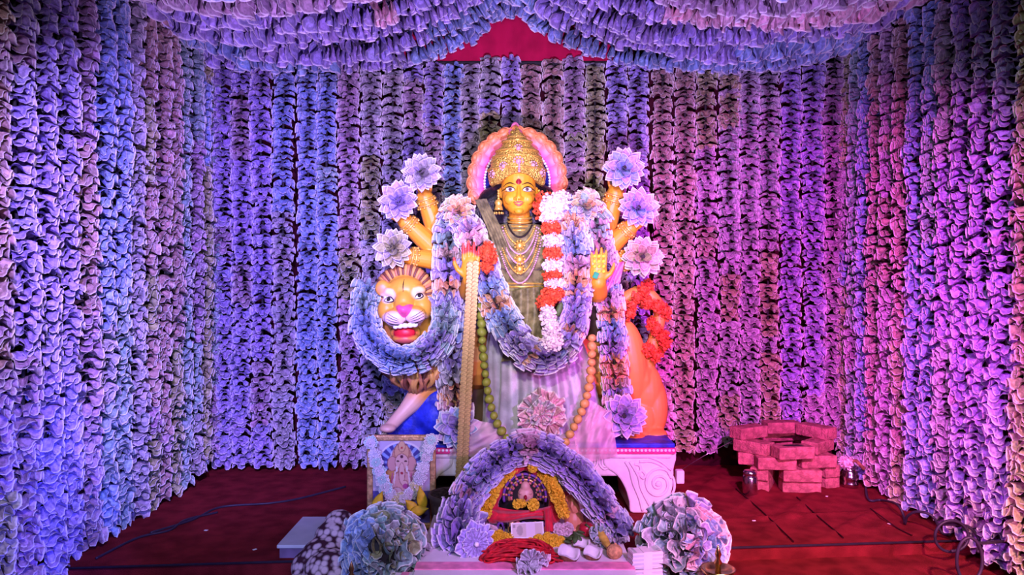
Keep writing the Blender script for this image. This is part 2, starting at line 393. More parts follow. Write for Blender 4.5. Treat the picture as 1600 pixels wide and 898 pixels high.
struct('ceiling', box(((XL+XR)/2, 3.9, ZC+.02), (XR-XL, 2.7, .03)), M['cloth_dark'])
struct('trim_3', gridmesh(lambda u, v: (-.75+1.5*u, 5.0+folds(u*2)*.5+.02*(1-v), 2.80+.56*v+(.006*math.sin(u*60) if v < .1 else 0)), 90, 8), M['cloth_red'], True, 'crimson cloth panel under the canopy peak')
struct('trim_4', tube([(XL, 5.02, 2.79), (XR, 5.02, 2.79)], .016, 8), M['cord'], True, 'dark rail the back garlands hang from')

def gz(px, py): d = CZ*F/(py-449); p = P(px, py, d); p.z = floor_z(p.x, p.y)+.007; return p
for k, l in enumerate((((1150, 765), (1190, 800), (1240, 848)), ((1245, 778), (1280, 810), (1318, 842)), ((1360, 800), (1400, 825), (1425, 838)))):
    struct(f'trim_{5+k}', tube(spline([gz(*q) for q in l], 40), .004, 6, flat=.6), M['cloth_dark'], True, 'dark seam in the red carpet on the right')
# ================================================================ banknote garlands on the walls
def strandcol(base, alt=None, pa=.12):
    st = {'c': base}
    def f(t):
        if alt and random.random() < .06: st['c'] = random.choice(alt) if random.random() < pa*4 else base
        return jit(st['c'])
    return f
B = [  # centre px at the back wall, colour, bottom px, half width px
 (349, 'lav', 772), (378, 'lav', 742), (409, 'lav', 752), (444, 'blue', 772), (481, 'blue', 766), (512, 'blue', 752), (546, 'mauve', 750),
 (580, 'grey', 748), (614, 'grey', 748), (646, 'lav', 745), (678, 'lav', 745), (708, 'blue', 740), (736, 'grey', 740), (766, 'grey', 740), (798, 'lav', 740),
 (830, 'brown', 735), (864, 'brown', 735), (897, 'mauve', 735), (929, 'grey', 735), (965, 'lav', 725), (998, 'lav', 715), (1036, 'brown', 704),
 (1069, 'brown', 706), (1104, 'mauve', 706), (1139, 'grey', 694), (1170, 'grey', 682), (1201, 'grey', 672), (1235, 'lav', 676), (1270, 'lav', 690), (1303, 'mauve', 694)]
ALT = dict(lav=('lav', 'mauve'), blue=('blue', 'teal', 'grey'), mauve=('brown', 'mauve', 'olive'), grey=('grey', 'lav', 'olive'), brown=('olive', 'brown', 'pink'))
for i, (px, c, by) in enumerate(B):
    d = 5.0+random.uniform(-.012, .012); a = P(px, 449, d)
    zt = 2.79+random.uniform(-.03, .03); zb = max(.06, P(px, by-6, d).z)
    pts = [Vector((a.x+random.uniform(-.008, .008), d+random.uniform(-.012, .012), zt+(zb-zt)*k/6)) for k in range(7)]
    garland(f'{CW[c]} banknote garland on the back wall, {ordn(i)} strand from the left corner', 'banknote garlands on the back wall', pts, .074, .026, strandcol(c, ALT.get(c)), HALF, face=(0, -1, 0))
# a curled tail at the foot of the strand in the left corner
garland('small curl of lavender notes at the foot of the left corner strands', None, [P(352, 762, 4.92), P(362, 775, 4.9), P(380, 768, 4.9), P(384, 752, 4.92)], .06, .03, lambda t: jit('lav'), FULL)
LW = [(5.02, 'teal', .17), (4.87, 'olive', .12), (4.72, 'teal', .09), (4.57, 'teal', .06), (4.42, 'brown', .05), (4.27, 'brown', .04), (4.12, 'brown', .04), (3.97, 'grey', .04), (3.82, 'blue', .04), (3.67, 'blue', .04), (3.51, 'mauve', .04), (3.36, 'lav', .04), (3.21, 'lav', .02), (3.05, 'lav', .0), (2.90, 'brown', .0), (2.75, 'brown', .0)]
RW = [(4.94, 'olive', .06), (4.81, 'teal', .05), (4.68, 'blue', .05), (4.54, 'brown', .04), (4.39, 'mauve', .04), (4.24, 'brown', .04), (4.10, 'blue', .04), (3.95, 'blue', .04), (3.81, 'grey', .04), (3.67, 'lav', .03), (3.52, 'lav', .02), (3.37, 'lav', .0), (3.22, 'brown', .0), (3.07, 'brown', .0)]
ALT2 = dict(lav=('lav', 'mauve'), blue=('blue', 'grey', 'teal'), mauve=('mauve', 'brown'), grey=('grey', 'blue', 'lav'), brown=('olive', 'brown', 'mauve'), teal=('teal', 'grey', 'olive', 'mauve'), olive=('olive', 'blue', 'grey'))
for side, rows in (('left', LW), ('right', RW)):
    X, fx = (-2.08, 1) if side == 'left' else (2.30, -1)
    for i, (y, c, zb) in enumerate(rows):
        zt = 2.80
        low = -.04 if y < edge_y(X) else .035
        pts = []
        for k in range(8):
            t = k/7; z = zt+(max(low, zb)-zt)*t
            pts.append(Vector((X+random.uniform(-.012, .012)+fx*.03*t, y+random.uniform(-.012, .012)-.05*t*t*(y > 4.2 and side == 'left'), z)))
        garland(f'{CW[c]} banknote garland on the {side} wall, {ordn(i)} strand from the back corner', f'banknote garlands on the {side} wall', pts, .079, .027, strandcol(c, ALT2.get(c)), HALF, face=(fx, -.25, 0))
# ---- canopy of swagged garlands, hitched up in the middle
def canopy_z(x, s):
    # ends on the walls, belly of each swag, peak over the middle
    xs = [-2.12, -1.8, -1.45, -1.0, -.6, -.3, 0, .3, .62, 1.05, 1.5, 1.95, 2.34]; zs = [2.86, 2.77, 2.735, 2.75, 2.84, 2.955, 3.17, 2.97, 2.84, 2.745, 2.745, 2.80, 2.90]
    return float(np.interp(x, xs, zs))+s
CN = [(4.86, ('lav', 'blue'), 0), (4.60, ('blue', 'lav'), .0), (4.34, ('lav',), .01), (4.08, ('lav', 'pink'), .01), (3.82, ('mauve', 'lav'), .015), (3.56, ('blue', 'lav'), .02), (3.30, ('lav', 'blue'), .02), (3.04, ('mauve',), .03)]
for i, (y, cs, s) in enumerate(CN):
    xs = np.linspace(-2.08, 2.30, 23); ph = random.uniform(0, 6)
    pts = [Vector((x, y+.03*math.sin(x*2+ph), canopy_z(x, s)+.045+.012*math.sin(x*5+ph))) for x in xs]
    st = {'c': cs[0]}
    def cf(t, cs=cs, st=st):
        if random.random() < .05: st['c'] = random.choice(cs)
        return jit(st['c'])
    garland(f'{CW[cs[0]]} banknote swag of the canopy, {ordn(i)} one counted from the back wall', 'banknote swags of the canopy', pts, .125, .027, cf, FRILL, face=(0, -.7, -1), jitter=.25, tilt=.11)

# ================================================================ plinth under the statue
D = 4.3
PZ = .39                                               # top of the plinth
def wx(px, d): return (px-800)/F*d
def wz(py, d): return CZ-(py-449)/F*d
pl = thing('carved_plinth', 'white carved plaster plinth with scroll legs and pink beaded rim under the statue', 'plinth', (.1, 4.3, 0))
x0, x1 = -.72, .90
part('top_slab', box(((x0+x1)/2, 4.31, PZ-.012), (x1-x0, .56, .024)), M['bluepaint'], pl, False, bevel=.006, label='blue painted top')
part('rim_moulding', box(((x0+x1)/2, 4.31, PZ-.042), (x1-x0+.012, .575, .034)), M['pinktrim'], pl, False, bevel=.012, label='pink moulding')
bd = shared('rim_bead', ellipsoid((0, 0, 0), .0085, n=8, m=6), M['pearl'])
for i in range(74):
    inst('rim_bead', bd, trs((x0+.012+(x1-x0-.024)*i/73, 4.02, PZ-.036)), pl)
part('under_moulding', box(((x0+x1)/2, 4.31, PZ-.072), (x1-x0-.03, .55, .026)), M['plaster'], pl, False, bevel=.012)
part('apron', box(((x0+x1)/2, 4.30, PZ-.135), (x1-x0-.08, .47, .11)), M['plaster'], pl, False, bevel=.012)
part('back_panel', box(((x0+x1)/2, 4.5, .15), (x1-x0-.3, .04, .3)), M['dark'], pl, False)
def leg_outline(flip):
    px = [(970, 706), (1052, 706), (1054, 735), (1053, 760), (1046, 785), (1038, 806), (990, 806), (984, 785), (978, 765), (966, 745), (952, 735), (945, 728), (945, 712)]
    q = spline([Vector((wx(a, 4.03), 0, wz(b, 4.03))) for a, b in px]+[Vector((wx(970, 4.03), 0, wz(706, 4.03)))], 50)[:-1]
    return [((x0+x1-p.x) if flip else p.x, max(.0, p.z)) for p in q]
for flip in (True, False):
    o = leg_outline(flip); o = o[::-1] if flip else o
    lg = part('scroll_leg', prism(o, 4.05, 4.56), M['plaster'], pl, False, bevel=.01)
    def fl(px, py, dy=0):
        p = P(px, py, 4.03); return Vector(((x0+x1-p.x) if flip else p.x, 4.045+dy, max(.015, p.z)))
    c = (1030, 757); rel = MB()
    sp = [fl(c[0]+(4+1.55*t)*math.cos(t*.9+.4)*1.0, c[1]+(4+1.7*t)*math.sin(t*.9+.4)) for t in np.linspace(0, 15, 70)]
    rel.add(tube(sp, .0075, 8))
    for pts in (((975, 715), (1000, 712), (1030, 720), (1050, 735)), ((978, 722), (985, 735), (990, 755), (1000, 780), (1005, 800)), ((985, 722), (998, 745), (1003, 765), (1018, 795)), ((1000, 722), (1020, 722), (1040, 732), (1050, 748)), ((990, 728), (996, 738), (1002, 736), (1000, 728), (992, 726)), ((1003, 735), (1009, 742), (1006, 748), (1000, 742), (1003, 735))):
        rel.add(tube(spline([fl(a, b) for a, b in pts], 24), .0075, 8))
    rel.add(ellipsoid(fl(*c), (.018, .012, .018)))
    part('scroll_relief', rel, M['plaster'], lg)
for k, px in enumerate((690, 720, 925, 945)):
    rel = MB()
    for s in (0, 1):
        w = 8-4*s; rel.add(tube(spline([P(px-w, 708, 4.06), P(px-w, 725, 4.06), P(px, 733-4*s, 4.06), P(px+w, 725, 4.06), P(px+w, 708, 4.06)], 20), .006, 8))
    part('u_motif', rel, M['plaster'], pl)
part('corner_bracket', box(P(1062, 744, 4.12), (.045, .05, .075)), M['plaster'], pl, False, bevel=.008)

# ================================================================ goddess statue
gd = thing('goddess_statue', 'many-armed goddess statue with yellow face, gold crown and pink halo', 'statue', (.16, D, PZ))
S = D/F
def el(mb, px, py, d, rx, ry, rz, rot=None): mb.add(ellipsoid(P(px, py, d), (rx*d/F, ry, rz*d/F), rot, 20, 14))
def limb(mb, pts, rad):
    q = spline([P(*p) for p in pts], 18); r = np.interp(np.linspace(0, 1, 18), np.linspace(0, 1, len(rad)), np.array(rad)*S)
    mb.add(tube(q, list(r), 14))
    for p, k in ((q[0], r[0]), (q[-1], r[-1])): mb.add(ellipsoid(p, k, n=12, m=8))
TIPS = []
def hand(mb, wrist, d, nrm, s, curl=.3, side=1, red=False):
    d = Vector(d).normalized(); nrm = Vector(nrm); nrm = (nrm-d*nrm.dot(d)).normalized(); sd = d.cross(nrm)*side
    w = Vector(wrist)
    mb.add(ellipsoid(w+d*.27*s, (.23*s, .11*s, .32*s), basis(sd, nrm, d) if sd.cross(nrm).dot(d) > 0 else basis(-sd, nrm, d), 14, 10))
    for i, (o, L) in enumerate(((.165, .40), (.055, .47), (-.055, .44), (-.16, .34))):
        p = w+d*.44*s+sd*o*s; pts = [p]; dd = Vector(d); fan = sd*o*.35
        for k in range(4):
            a = curl*(k+.4)*.5; dd = (d*math.cos(a)+nrm*math.sin(a)+fan).normalized(); p = p+dd*L*s/4; pts.append(p)
        mb.add(tube(pts, [.052*s, .052*s, .049*s, .044*s, .03*s], 10)); mb.add(ellipsoid(pts[-1], .03*s, n=10, m=6))
        if red: TIPS.append((pts[2]+(pts[4]-pts[2])*.5, .16*s))
    p = w+d*.14*s+sd*.16*s; pts = [p, p+sd*.14*s+d*.1*s, p+sd*.21*s+d*.24*s+nrm*.04*s, p+sd*.23*s+d*.37*s+nrm*.08*s]
    mb.add(tube(pts, [.075*s, .062*s, .052*s, .032*s], 10)); mb.add(ellipsoid(pts[-1], .03*s, n=10, m=6))
    if red: TIPS.append((pts[3], .09*s))
b = MB()
# head
el(b, 810, 294, 4.25, 27.5, .125, 36); el(b, 810, 311, 4.21, 25.5, .10, 24); el(b, 810, 324, 4.18, 17.5, .065, 12.5); el(b, 810, 280, 4.24, 27, .115, 22)
el(b, 797, 311, 4.145, 9, .03, 9); el(b, 824, 311, 4.145, 9, .03, 9)
b.add(tube([P(810.5, 291, 4.128), P(810.5, 301, 4.112), P(810.5, 308, 4.100)], [.008, .010, .014], 10)); el(b, 810.5, 308.5, 4.100, 4.4, .013, 3.8); el(b, 806, 310, 4.112, 2.8, .011, 2.6); el(b, 815, 310, 4.112, 2.8, .011, 2.6)
el(b, 810.5, 316.5, 4.119, 8, .012, 1.9); el(b, 810.5, 319.6, 4.12, 6.5, .012, 2.2); el(b, 810.5, 329.5, 4.127, 7, .02, 5)
for s in (-1, 1): el(b, 810.5+s*13.3, 296, 4.148, 8, .013, 4); el(b, 810.5+s*27.5, 301, 4.26, 4, .03, 9)
limb(b, [(811, 326, 4.27), (812, 348, 4.28), (812, 372, 4.29)], [16.5, 16, 22])
el(b, 813, 378, 4.29, 44, .10, 24); el(b, 815, 410, 4.3, 44, .10, 40)
# eight arms; upper pairs rise behind the shoulders
ARMS = [([(760, 385, 4.36), (705, 405, 4.42), (686, 370, 4.40), (664, 308, 4.34)], [20, 19, 17, 13.5], (-.25, -.1, 1)),
        ([(762, 395, 4.36), (712, 418, 4.40), (672, 382, 4.34), (634, 346, 4.28)], [19, 18, 17, 13], (-.75, -.1, .45)),
        ([(765, 405, 4.36), (715, 425, 4.38), (680, 408, 4.30), (640, 401, 4.24)], [19, 18, 15, 13], (-1, -.1, .15)),
        ([(865, 385, 4.36), (925, 405, 4.42), (944, 365, 4.40), (962, 302, 4.34)], [20, 19, 17, 14], (.2, -.1, 1)),
        ([(865, 395, 4.36), (920, 420, 4.40), (950, 388, 4.34), (985, 355, 4.28)], [19, 18, 17, 12.5], (.75, -.1, .4)),
        ([(865, 405, 4.36), (915, 428, 4.38), (945, 412, 4.30), (984, 406, 4.24)], [19, 18, 15, 13], (1, -.1, 0))]
for k, (pts, rad, dr) in enumerate(ARMS):
    limb(b, pts, rad); hand(b, P(*pts[-1]), dr, (0, -1, .2), .15, 1.1, 1 if k < 3 else -1)
limb(b, [(764, 382, 4.3), (738, 430, 4.30), (733, 455, 4.16), (735, 437, 3.985)], [21, 20, 16, 11.5]); hand(b, P(735, 438, 3.98), (.03, -.05, 1), (0, -1, 0), .235, .12, -1, True)
limb(b, [(866, 382, 4.3), (912, 430, 4.30), (933, 458, 4.18), (935, 441, 4.03)], [21, 20, 16, 11.5]); hand(b, P(935, 442, 4.02), (0, -.05, 1), (0, -1, 0), .215, .2, 1, False)
SKIN = np.array((.78, .34, .022)); RED = np.array((.75, .05, .04))
def skin(co):
    c = np.tile(SKIN, (len(co), 1))
    face = np.exp(-(((co[:, 0]-wx(811, 4.15))/.09)**2+((co[:, 2]-wz(312, 4.15))/.12)**2))*(co[:, 1] < 4.22)
    c = c*(1-.75*face[:, None])+np.array((.95, .455, .022))*.75*face[:, None]
    for p, r in TIPS:
        k = np.clip((r-np.linalg.norm(co-np.array(p), axis=1))/(r*.35), 0, 1)[:, None]; c = c*(1-k)+RED*k
    return c
body, bv = sculpt('body', b, .0042, 5, PAINT, gd, skin)
# painted face
def mirror(pts, cx=810.5): return [(2*cx-x, y) for x, y in pts]
EY = [(788.5, 296.6), (792.5, 293.6), (797, 292.8), (801.5, 294.2), (804.2, 297.2), (800, 299), (793.5, 298.9)]
for mfn in (lambda q: q, mirror):
    e = decal('eye', bv, mfn(EY), 4.14, M['white'], gd, .001, .001); c = mfn([(797.2, 295.9)])[0]
    decal('iris', bv, [(c[0]+3.0*math.cos(a), c[1]+2.8*math.sin(a)) for a in np.linspace(0, 6.28, 13)[:-1]], 4.14, M['iris'], e, .0025, .0006)
    decal('pupil', bv, [(c[0]+1.3*math.cos(a), c[1]+1.3*math.sin(a)) for a in np.linspace(0, 6.28, 13)[:-1]], 4.14, M['ink'], e, .0035, .0005)
    part('lash_line', MB().add(stroke(bv, mfn([(783.5, 296), (788, 294.6), (792.5, 292.4), (797.5, 291.8), (802, 293.6), (805, 297.4)]), 4.14, .0038, lift=.002)).add(stroke(bv, mfn([(788, 297), (793, 299.4), (800, 299.6), (805, 297.4)]), 4.14, .0013, lift=.002)), M['ink'], e)
    part('eyebrow', stroke(bv, mfn([(787, 290), (791, 286.6), (797, 285.4), (803, 287.6), (805.5, 289)]), 4.14, .0034, lift=.001), M['ink'], gd)
part('lips', MB().add(stroke(bv, [(802.5, 316.2), (806.5, 314.9), (810.5, 315.6), (814.5, 314.9), (818.5, 316.2)], 4.11, .0052, lift=.001)).add(stroke(bv, [(804, 317.5), (810.5, 320.3), (817, 317.5)], 4.11, .0064, lift=.001)), M['lips'], gd)
decal('bindi', bv, [(810.5, 278.5), (814, 281.5), (815, 285), (810.5, 288.5), (806, 285), (807, 281.5)], 4.13, M['maroon'], gd)
part('nose_ring', tube([P(806+3.0*math.cos(a), 311.5+3.0*math.sin(a), 4.09) for a in np.linspace(0, 6.28, 17)[:-1]], .0013, 6, closed=True), M['gold_plain'], gd)
# hair
h = MB(); el(h, 809, 290, 4.34, 40, .14, 42); el(h, 768, 330, 4.37, 25, .09, 38); el(h, 850, 325, 4.37, 22, .09, 36); el(h, 765, 350, 4.36, 20, .08, 26); el(h, 810, 350, 4.38, 48, .07, 40)
sculpt('hair', h, .012, 6, M['hair'], gd)
hl = MB()
for k in range(11):
    hl.add(tube(spline([P(779-k*2.6, 300+k*1.5, 4.27), P(770-k*2.8, 325+k, 4.27), P(772-k*2.6, 352, 4.27)], 12), [.004+.006*math.sin(PI*i/11) for i in range(12)], 6))
part('hair_locks', hl, M['hair'], gd)
# crown
cr = MB(); prof = [(34, 286), (40, 289), (44, 285), (46, 274), (46, 264), (42, 257), (42, 250), (38, 244), (35, 239), (33, 234), (29, 229), (24, 225), (23, 219), (17, 214), (13, 211), (10, 206), (5, 202), (2, 195)]
cs = 4.2/F; vf = lathe([(r*cs, wz(y, 4.2)) for r, y in prof], (wx(808, 4.2), 4.27, 0), 40, .95)
vv = []
for p in vf[0]:
    lim = wz(273+.016*((p.x-wx(811, 4.2))/cs)**2, 4.2) if p.y < 4.27 else -9
    vv.append(Vector((p.x, p.y, max(p.z, lim))))
cr.add((vv, vf[1])); part('crown', cr, M['gold'], gd); cb = bvh_of(cr)
def on_crown(px, py):
    p = P(px, py, 4.14); return Vector((p.x, hit(cb, p.x, p.z, 4.15), p.z))
for px, py, r in ((810, 253, 9), (787, 260, 7.5), (833, 258, 7.5), (771, 270, 7), (846, 268, 7), (810, 231, 7.5), (795, 242, 5.5), (826, 241, 5.5), (808, 214, 5), (778, 252, 4), (840, 250, 4), (797, 225, 4), (821, 224, 4), (768, 283, 4), (849, 282, 4)):
    p = on_crown(px, py); q = r*cs; md = MB().add(ellipsoid(p, (q*.5, q*.5, q*.5), n=12, m=8))
    for k in range(10): a = k*PI/5; md.add(ellipsoid(p+Vector((math.cos(a)*q*.8, .002, math.sin(a)*q*.8)), q*.2, n=8, m=5))
    part('medallion', md, M['pinkstone'] if r > 5 and px not in (795, 826) else M['gold_plain'], gd)
fb = MB()
for k in range(25):
    px = 783+56*k/24; py = 275+.0155*(px-811)**2; p = on_crown(px, min(286, py-1)); fb.add(ellipsoid(p+Vector((0, -.004, 0)), .0065, n=8, m=6))
part('brow_bead_row', fb, M['gold_plain'], gd)
for y, r in ((264, 46), (244, 38), (234, 33), (219, 23), (211, 13)):
    pts = [(wx(808, 4.2)-math.cos(a)*(r+.5)*cs, 4.27-math.sin(a)*(r+.5)*cs*.95, wz(y, 4.2)) for a in np.linspace(0, PI, 2*int(r*.9)+1)]
    part('crown_beading', tube(pts, [.0065 if k % 2 else .0035 for k in range(len(pts))], 7), M['gold_plain'], gd)
pend = MB()
for k in range(5): pend.add(ellipsoid(on_crown(811, 258+k*3.6)+Vector((0, -.012, 0)), .0075, n=8, m=6))
part('forehead_pendant', pend, M['pinkstone'], gd)
# halo: horseshoe of scrolled petals, pearl string, dark blue field
hc = (808, 285); HD = 4.42
def hp(a, r, d=HD, sy=1.12): return P(hc[0]+r*math.cos(a)*4.42/4.42, hc[1]-r*sy*math.sin(a), d)
part('halo_field', MB().add(lathe([(.0, -.012), (.198, -.012), (.202, 0), (.198, .012), (0, .012)], (0, 0, 0), 40)), M['halo_blue'], gd)
fo = bpy.data.objects[[o.name for o in gd.children if o.name.startswith('halo_field')][0]]
mw = trs(P(hc[0], hc[1]-2, HD+.03), Matrix.Rotation(R(90), 3, 'X')); WM[fo.name] = mw; fo.matrix_basis = mw
ring = []
for k in range(41):
    a = R(-22)+R(224)*k/40; ring.append(hp(a, 64, HD+.02))
part('halo_band', tube(ring, .054, 10, flat=.35), M['halo_o'], gd)
NP = 15
def petal_paint(co, c, rad):
    t = np.clip((np.linalg.norm(co[:, [0, 2]]-np.array((c.x, c.z)), axis=1)-.19)/.10, 0, 1)[:, None]
    return np.array((.86, .08, .50))*(1-t)+np.array((.90, .30, .10))*t
def painted(name, mb, fn, parent, m=None):
    o = part(name, mb, m or PAINT, parent); me = o.data; n = len(me.vertices); co = np.array(mb.v)
    c = np.ones((n, 4)); c[:, :3] = fn(co); at = me.attributes.new('paint', 'FLOAT_COLOR', 'POINT'); at.data.foreach_set('color', c.ravel()); return o
cen = P(hc[0], hc[1], HD)
for k in range(NP):
    a = R(-16)+R(212)*k/(NP-1); top = abs(k-(NP-1)/2) < .1
    o_ = hp(a, 79 if not top else 80); i_ = hp(a, 50); er = (o_-i_).normalized(); et = Vector((0, 1, 0)).cross(er); mid = (o_+i_)/2
    pm = MB(); L = (o_-i_).length/2
    rot = basis(er, Vector((0, 1, 0)), er.cross(Vector((0, 1, 0))))
    sg = 1 if k < (NP-1)/2 else -1
    er2 = (er*math.cos(.35)+et*sg*math.sin(.35)).normalized(); rot = basis(er2, Vector((0, 1, 0)), er2.cross(Vector((0, 1, 0))))
    pm.add(ellipsoid(mid, (L*1.06, .034, .062), rot, 22, 14)); pm.add(ellipsoid(mid+er2*L*.35+Vector((0, -.014, 0)), (L*.58, .03, .044), rot, 20, 12)); pm.add(ellipsoid(mid+er2*L*.62+Vector((0, -.03, 0)), (L*.30, .024, .024), rot, 16, 10))
    for q in (.36, .66, .92):
        arc = [mid+er2*(L*q*math.cos(t))+er2.cross(Vector((0, 1, 0)))*(.058*q*math.sin(t)) for t in np.linspace(-1.5, 1.5, 17)]
        pm.add(tube([p+Vector((0, -.034*math.sqrt(max(.02, 1-q*q))-.004, 0)) for p in arc], .0045, 6))
    painted('halo_petal', pm, lambda co: petal_paint(co, cen, 0), gd)
tip = MB().add(ellipsoid(P(805, 208, HD-.03), (.045, .02, .035), None, 16, 10)).add(ellipsoid(P(805, 201, HD-.02), (.028, .018, .04), None, 14, 10)).add(tube([P(805, 205, HD-.02), P(805, 194, HD-.02)], [.02, .004], 10))
painted('halo_tip', tip, lambda co: np.tile(np.array((.85, .22, .38)), (len(co), 1)), gd)
gt = MB()
for dx, dy in ((-9, 214), (0, 211), (9, 214), (-4, 207), (4, 207)): gt.add(ellipsoid(P(805+dx, dy, HD-.06), (.016, .012, .015), None, 10, 8))
part('halo_gold_knot', gt, M['gold_plain'], gd)
pr = MB()
for k in range(46): pr.add(ellipsoid(hp(R(-16)+R(212)*k/45, 51, HD-.035), .0085, n=8, m=6))
part('pearl_string', pr, M['pearl'], gd)
# saree: bodice and skirt
RINGS = [(812, 352, 40, .085), (814, 358, 56, .10), (815, 368, 64, .12), (815, 385, 61, .135), (815, 405, 54, .148), (815, 425, 45, .135), (816, 447, 37, .105), (820, 470, 48, .13), (828, 500, 62, .16), (838, 540, 74, .185), (845, 600, 82, .21), (848, 650, 88, .23), (850, 697, 94, .245)]
def loft(y0, y1, n, fold, extra=0, seg=120):
    a = np.array(RINGS, float); v = []; f = []
    for j in range(n+1):
        y = y0+(y1-y0)*j/n; cx, hw, hd = (np.interp(y, a[:, 1], a[:, k]) for k in (0, 2, 3))
        for i in range(seg):
            t = 2*PI*i/seg; k = 1+fold(t, y)
            v.append(Vector((wx(cx, D)+math.cos(t)*(hw*S+extra)*k, D+math.sin(t)*(hd+extra)*k, wz(y, D))))
    for j in range(n):
        for i in range(seg): f.append((j*seg+i, j*seg+(i+1) % seg, (j+1)*seg+(i+1) % seg, (j+1)*seg+i))
    return v, f
bo = MB().add(loft(352, 505, 40, lambda t, y: .018*math.sin(9*t+y*.09)+.012*math.sin(17*t-y*.15)))
for s in (-1, 1): bo.add(ellipsoid(P(815+s*22, 402, D-.115), (.075, .055, .075), None, 18, 12))
part('saree_bodice', bo, M['saree'], gd); bb = bvh_of(bo)
part('saree_skirt', loft(498, 697, 30, lambda t, y: (.05*math.sin(13*t+.6*math.sin(y*.02))+.022*math.sin(29*t+1))*min(1, (y-495)/60), .004, 220), M['silk'], gd)
part('saree_drape', gridmesh(lambda u, v: P(796+50*u-14*v*(1-u)+6*math.sin(v*3), 455+110*v-8*u, 4.155-.05*v+.012*math.sin(u*14+v*2)-.03*math.sin(PI*u)), 24, 24), M['saree'], gd)
pal = lambda u, v: P(742+18*u+(50+6*u)*v**1.1+4*math.sin(v*4), 312-2*u+(132-10*u)*v, 4.25-.13*math.sin(PI*min(1, v*1.02))**.7+.010*math.sin(u*16))
part('saree_shoulder_fold', gridmesh(pal, 20, 30), M['saree'], gd)
part('back_cape', gridmesh(lambda u, v: P(730+(225)*u, 350+345*v, 4.46+.02*math.sin(u*26)), 60, 10), M['cape'], gd)
# jewellery
nk = MB()
for k, (y, w) in enumerate(((339, 17), (345, 17.5), (351, 18.5), (357, 20.5))):
    nk.add(tube([Vector((wx(812, D)+math.cos(a)*w*S*1.05, 4.28-math.sin(a)*.075*(1+.06*k), wz(y+4*math.sin(a), 4.25))) for a in np.linspace(-.2, PI+.2, 30)], .0065, 8))
part('choker', nk, M['gold_plain'], gd)
def drape(x0_, y0_, x1_, y1_, dip, n, r, m, name, bvx=None, lift=.010):
    mb = MB()
    for k in range(n):
        t = k/(n-1); px = x0_+(x1_-x0_)*t; py = y0_+(y1_-y0_)*t+dip*(1-(2*t-1)**2)**.8
        p = P(px, py, 4.16); ys = [q for q in (hit(bb, p.x, p.z), hit(bv, p.x, p.z)) if q is not None]; y = min(ys) if ys else 4.2
        mb.add(ellipsoid((p.x, y-lift, p.z), r, n=7, m=5))
    return part(name, mb, m, gd)
drape(793, 348, 832, 348, 22, 40, .0055, M['ink'], 'black_bead_necklace', lift=.014)
for k in range(5): drape(788-k*3, 352+k*2, 836+k*3, 352+k*2, 30+k*13, 44+k*6, .0058, M['pinkstone'] if k in (1, 2, 4) else M['gold_plain'], 'bead_necklace', lift=.010+.002*k)
for px, py, r in ((812, 383, 6), (812, 405, 7), (812, 420, 5)):
    p = P(px, py, 4.13); y = hit(bb, p.x, p.z, 4.15); md = MB().add(ellipsoid((p.x, y-.014, p.z), (.02, .01, .02)))
    for k in range(9): a = k*2*PI/9; md.add(ellipsoid((p.x+.027*math.cos(a), y-.012, p.z+.027*math.sin(a)), .008, n=8, m=5))
    part('necklace_pendant', md, M['gold_plain'], gd)
bl = MB()
for y in (444, 449):
    bl.add(tube([Vector((wx(816, D)+math.cos(a)*(38.5)*S, D+math.sin(a)*.112, wz(y, D)-.004*math.sin(a))) for a in np.linspace(0, 2*PI, 49)[:-1]], .0055, 8, closed=True))
part('waist_belt', bl, M['gold_plain'], gd)
fr = MB()
for k in range(15):
    t = k/14; px = 790+52*t; py = 456+12*math.sin(PI*t)+4*math.sin(t*18); p = P(px, py, 4.16); y = hit(bb, p.x, p.z, 4.17); fr.add(ellipsoid((p.x, y-.006, p.z), (.008, .005, .012), None, 8, 6))
part('belt_fringe', fr, M['ink'], gd)
for s, px in ((-1, 779), (1, 842)):
    ea = thing_part = MB(); 
    for k in range(5): ea.add(ellipsoid(P(px, 298+k*4, 4.19), .0085, n=8, m=6))
    ea.add(lathe([(.005, .032), (.017, .022), (.024, 0), (.027, -.012)], P(px, 325, 4.19), 16)); ea.add(ellipsoid(P(px, 317, 4.175), (.022, .012, .022), None, 12, 8))
    for k in range(9): a = k*2*PI/9; ea.add(ellipsoid(P(px, 333, 4.19)+Vector((.024*math.cos(a), .024*math.sin(a), 0)), .007, n=7, m=5))
    part('earring', ea, M['gold_plain'], gd)
part('hair_chain', MB().add(tube(spline([P(752, 322, 4.25), P(757, 338, 4.24), P(765, 350, 4.23), P(780, 356, 4.2)], 16), .008, 7)), M['pinkstone'], gd)
for k, (pts, rad, dr) in enumerate(ARMS):
    a, c_ = P(*pts[-1]), P(*pts[-2]); ax = (c_-a).normalized(); r = rad[-1]*S
    br = MB()
    for j in range(2):
        p = a.lerp(c_, .04+.13*j); u = ax.orthogonal().normalized(); v_ = ax.cross(u); rr = r*(1.09+.07*j)
        br.add(tube([p+u*rr*math.cos(t)+v_*rr*math.sin(t) for t in np.linspace(0, 2*PI, 25)[:-1]], .0065, 7, closed=True))
        for t in np.linspace(0, 2*PI, 13)[:-1]: br.add(ellipsoid(p+(u*math.cos(t)+v_*math.sin(t))*rr*1.05+ax*.012, .0075, n=7, m=5))
    part('bracelet', br, M['gold_plain'], gd)
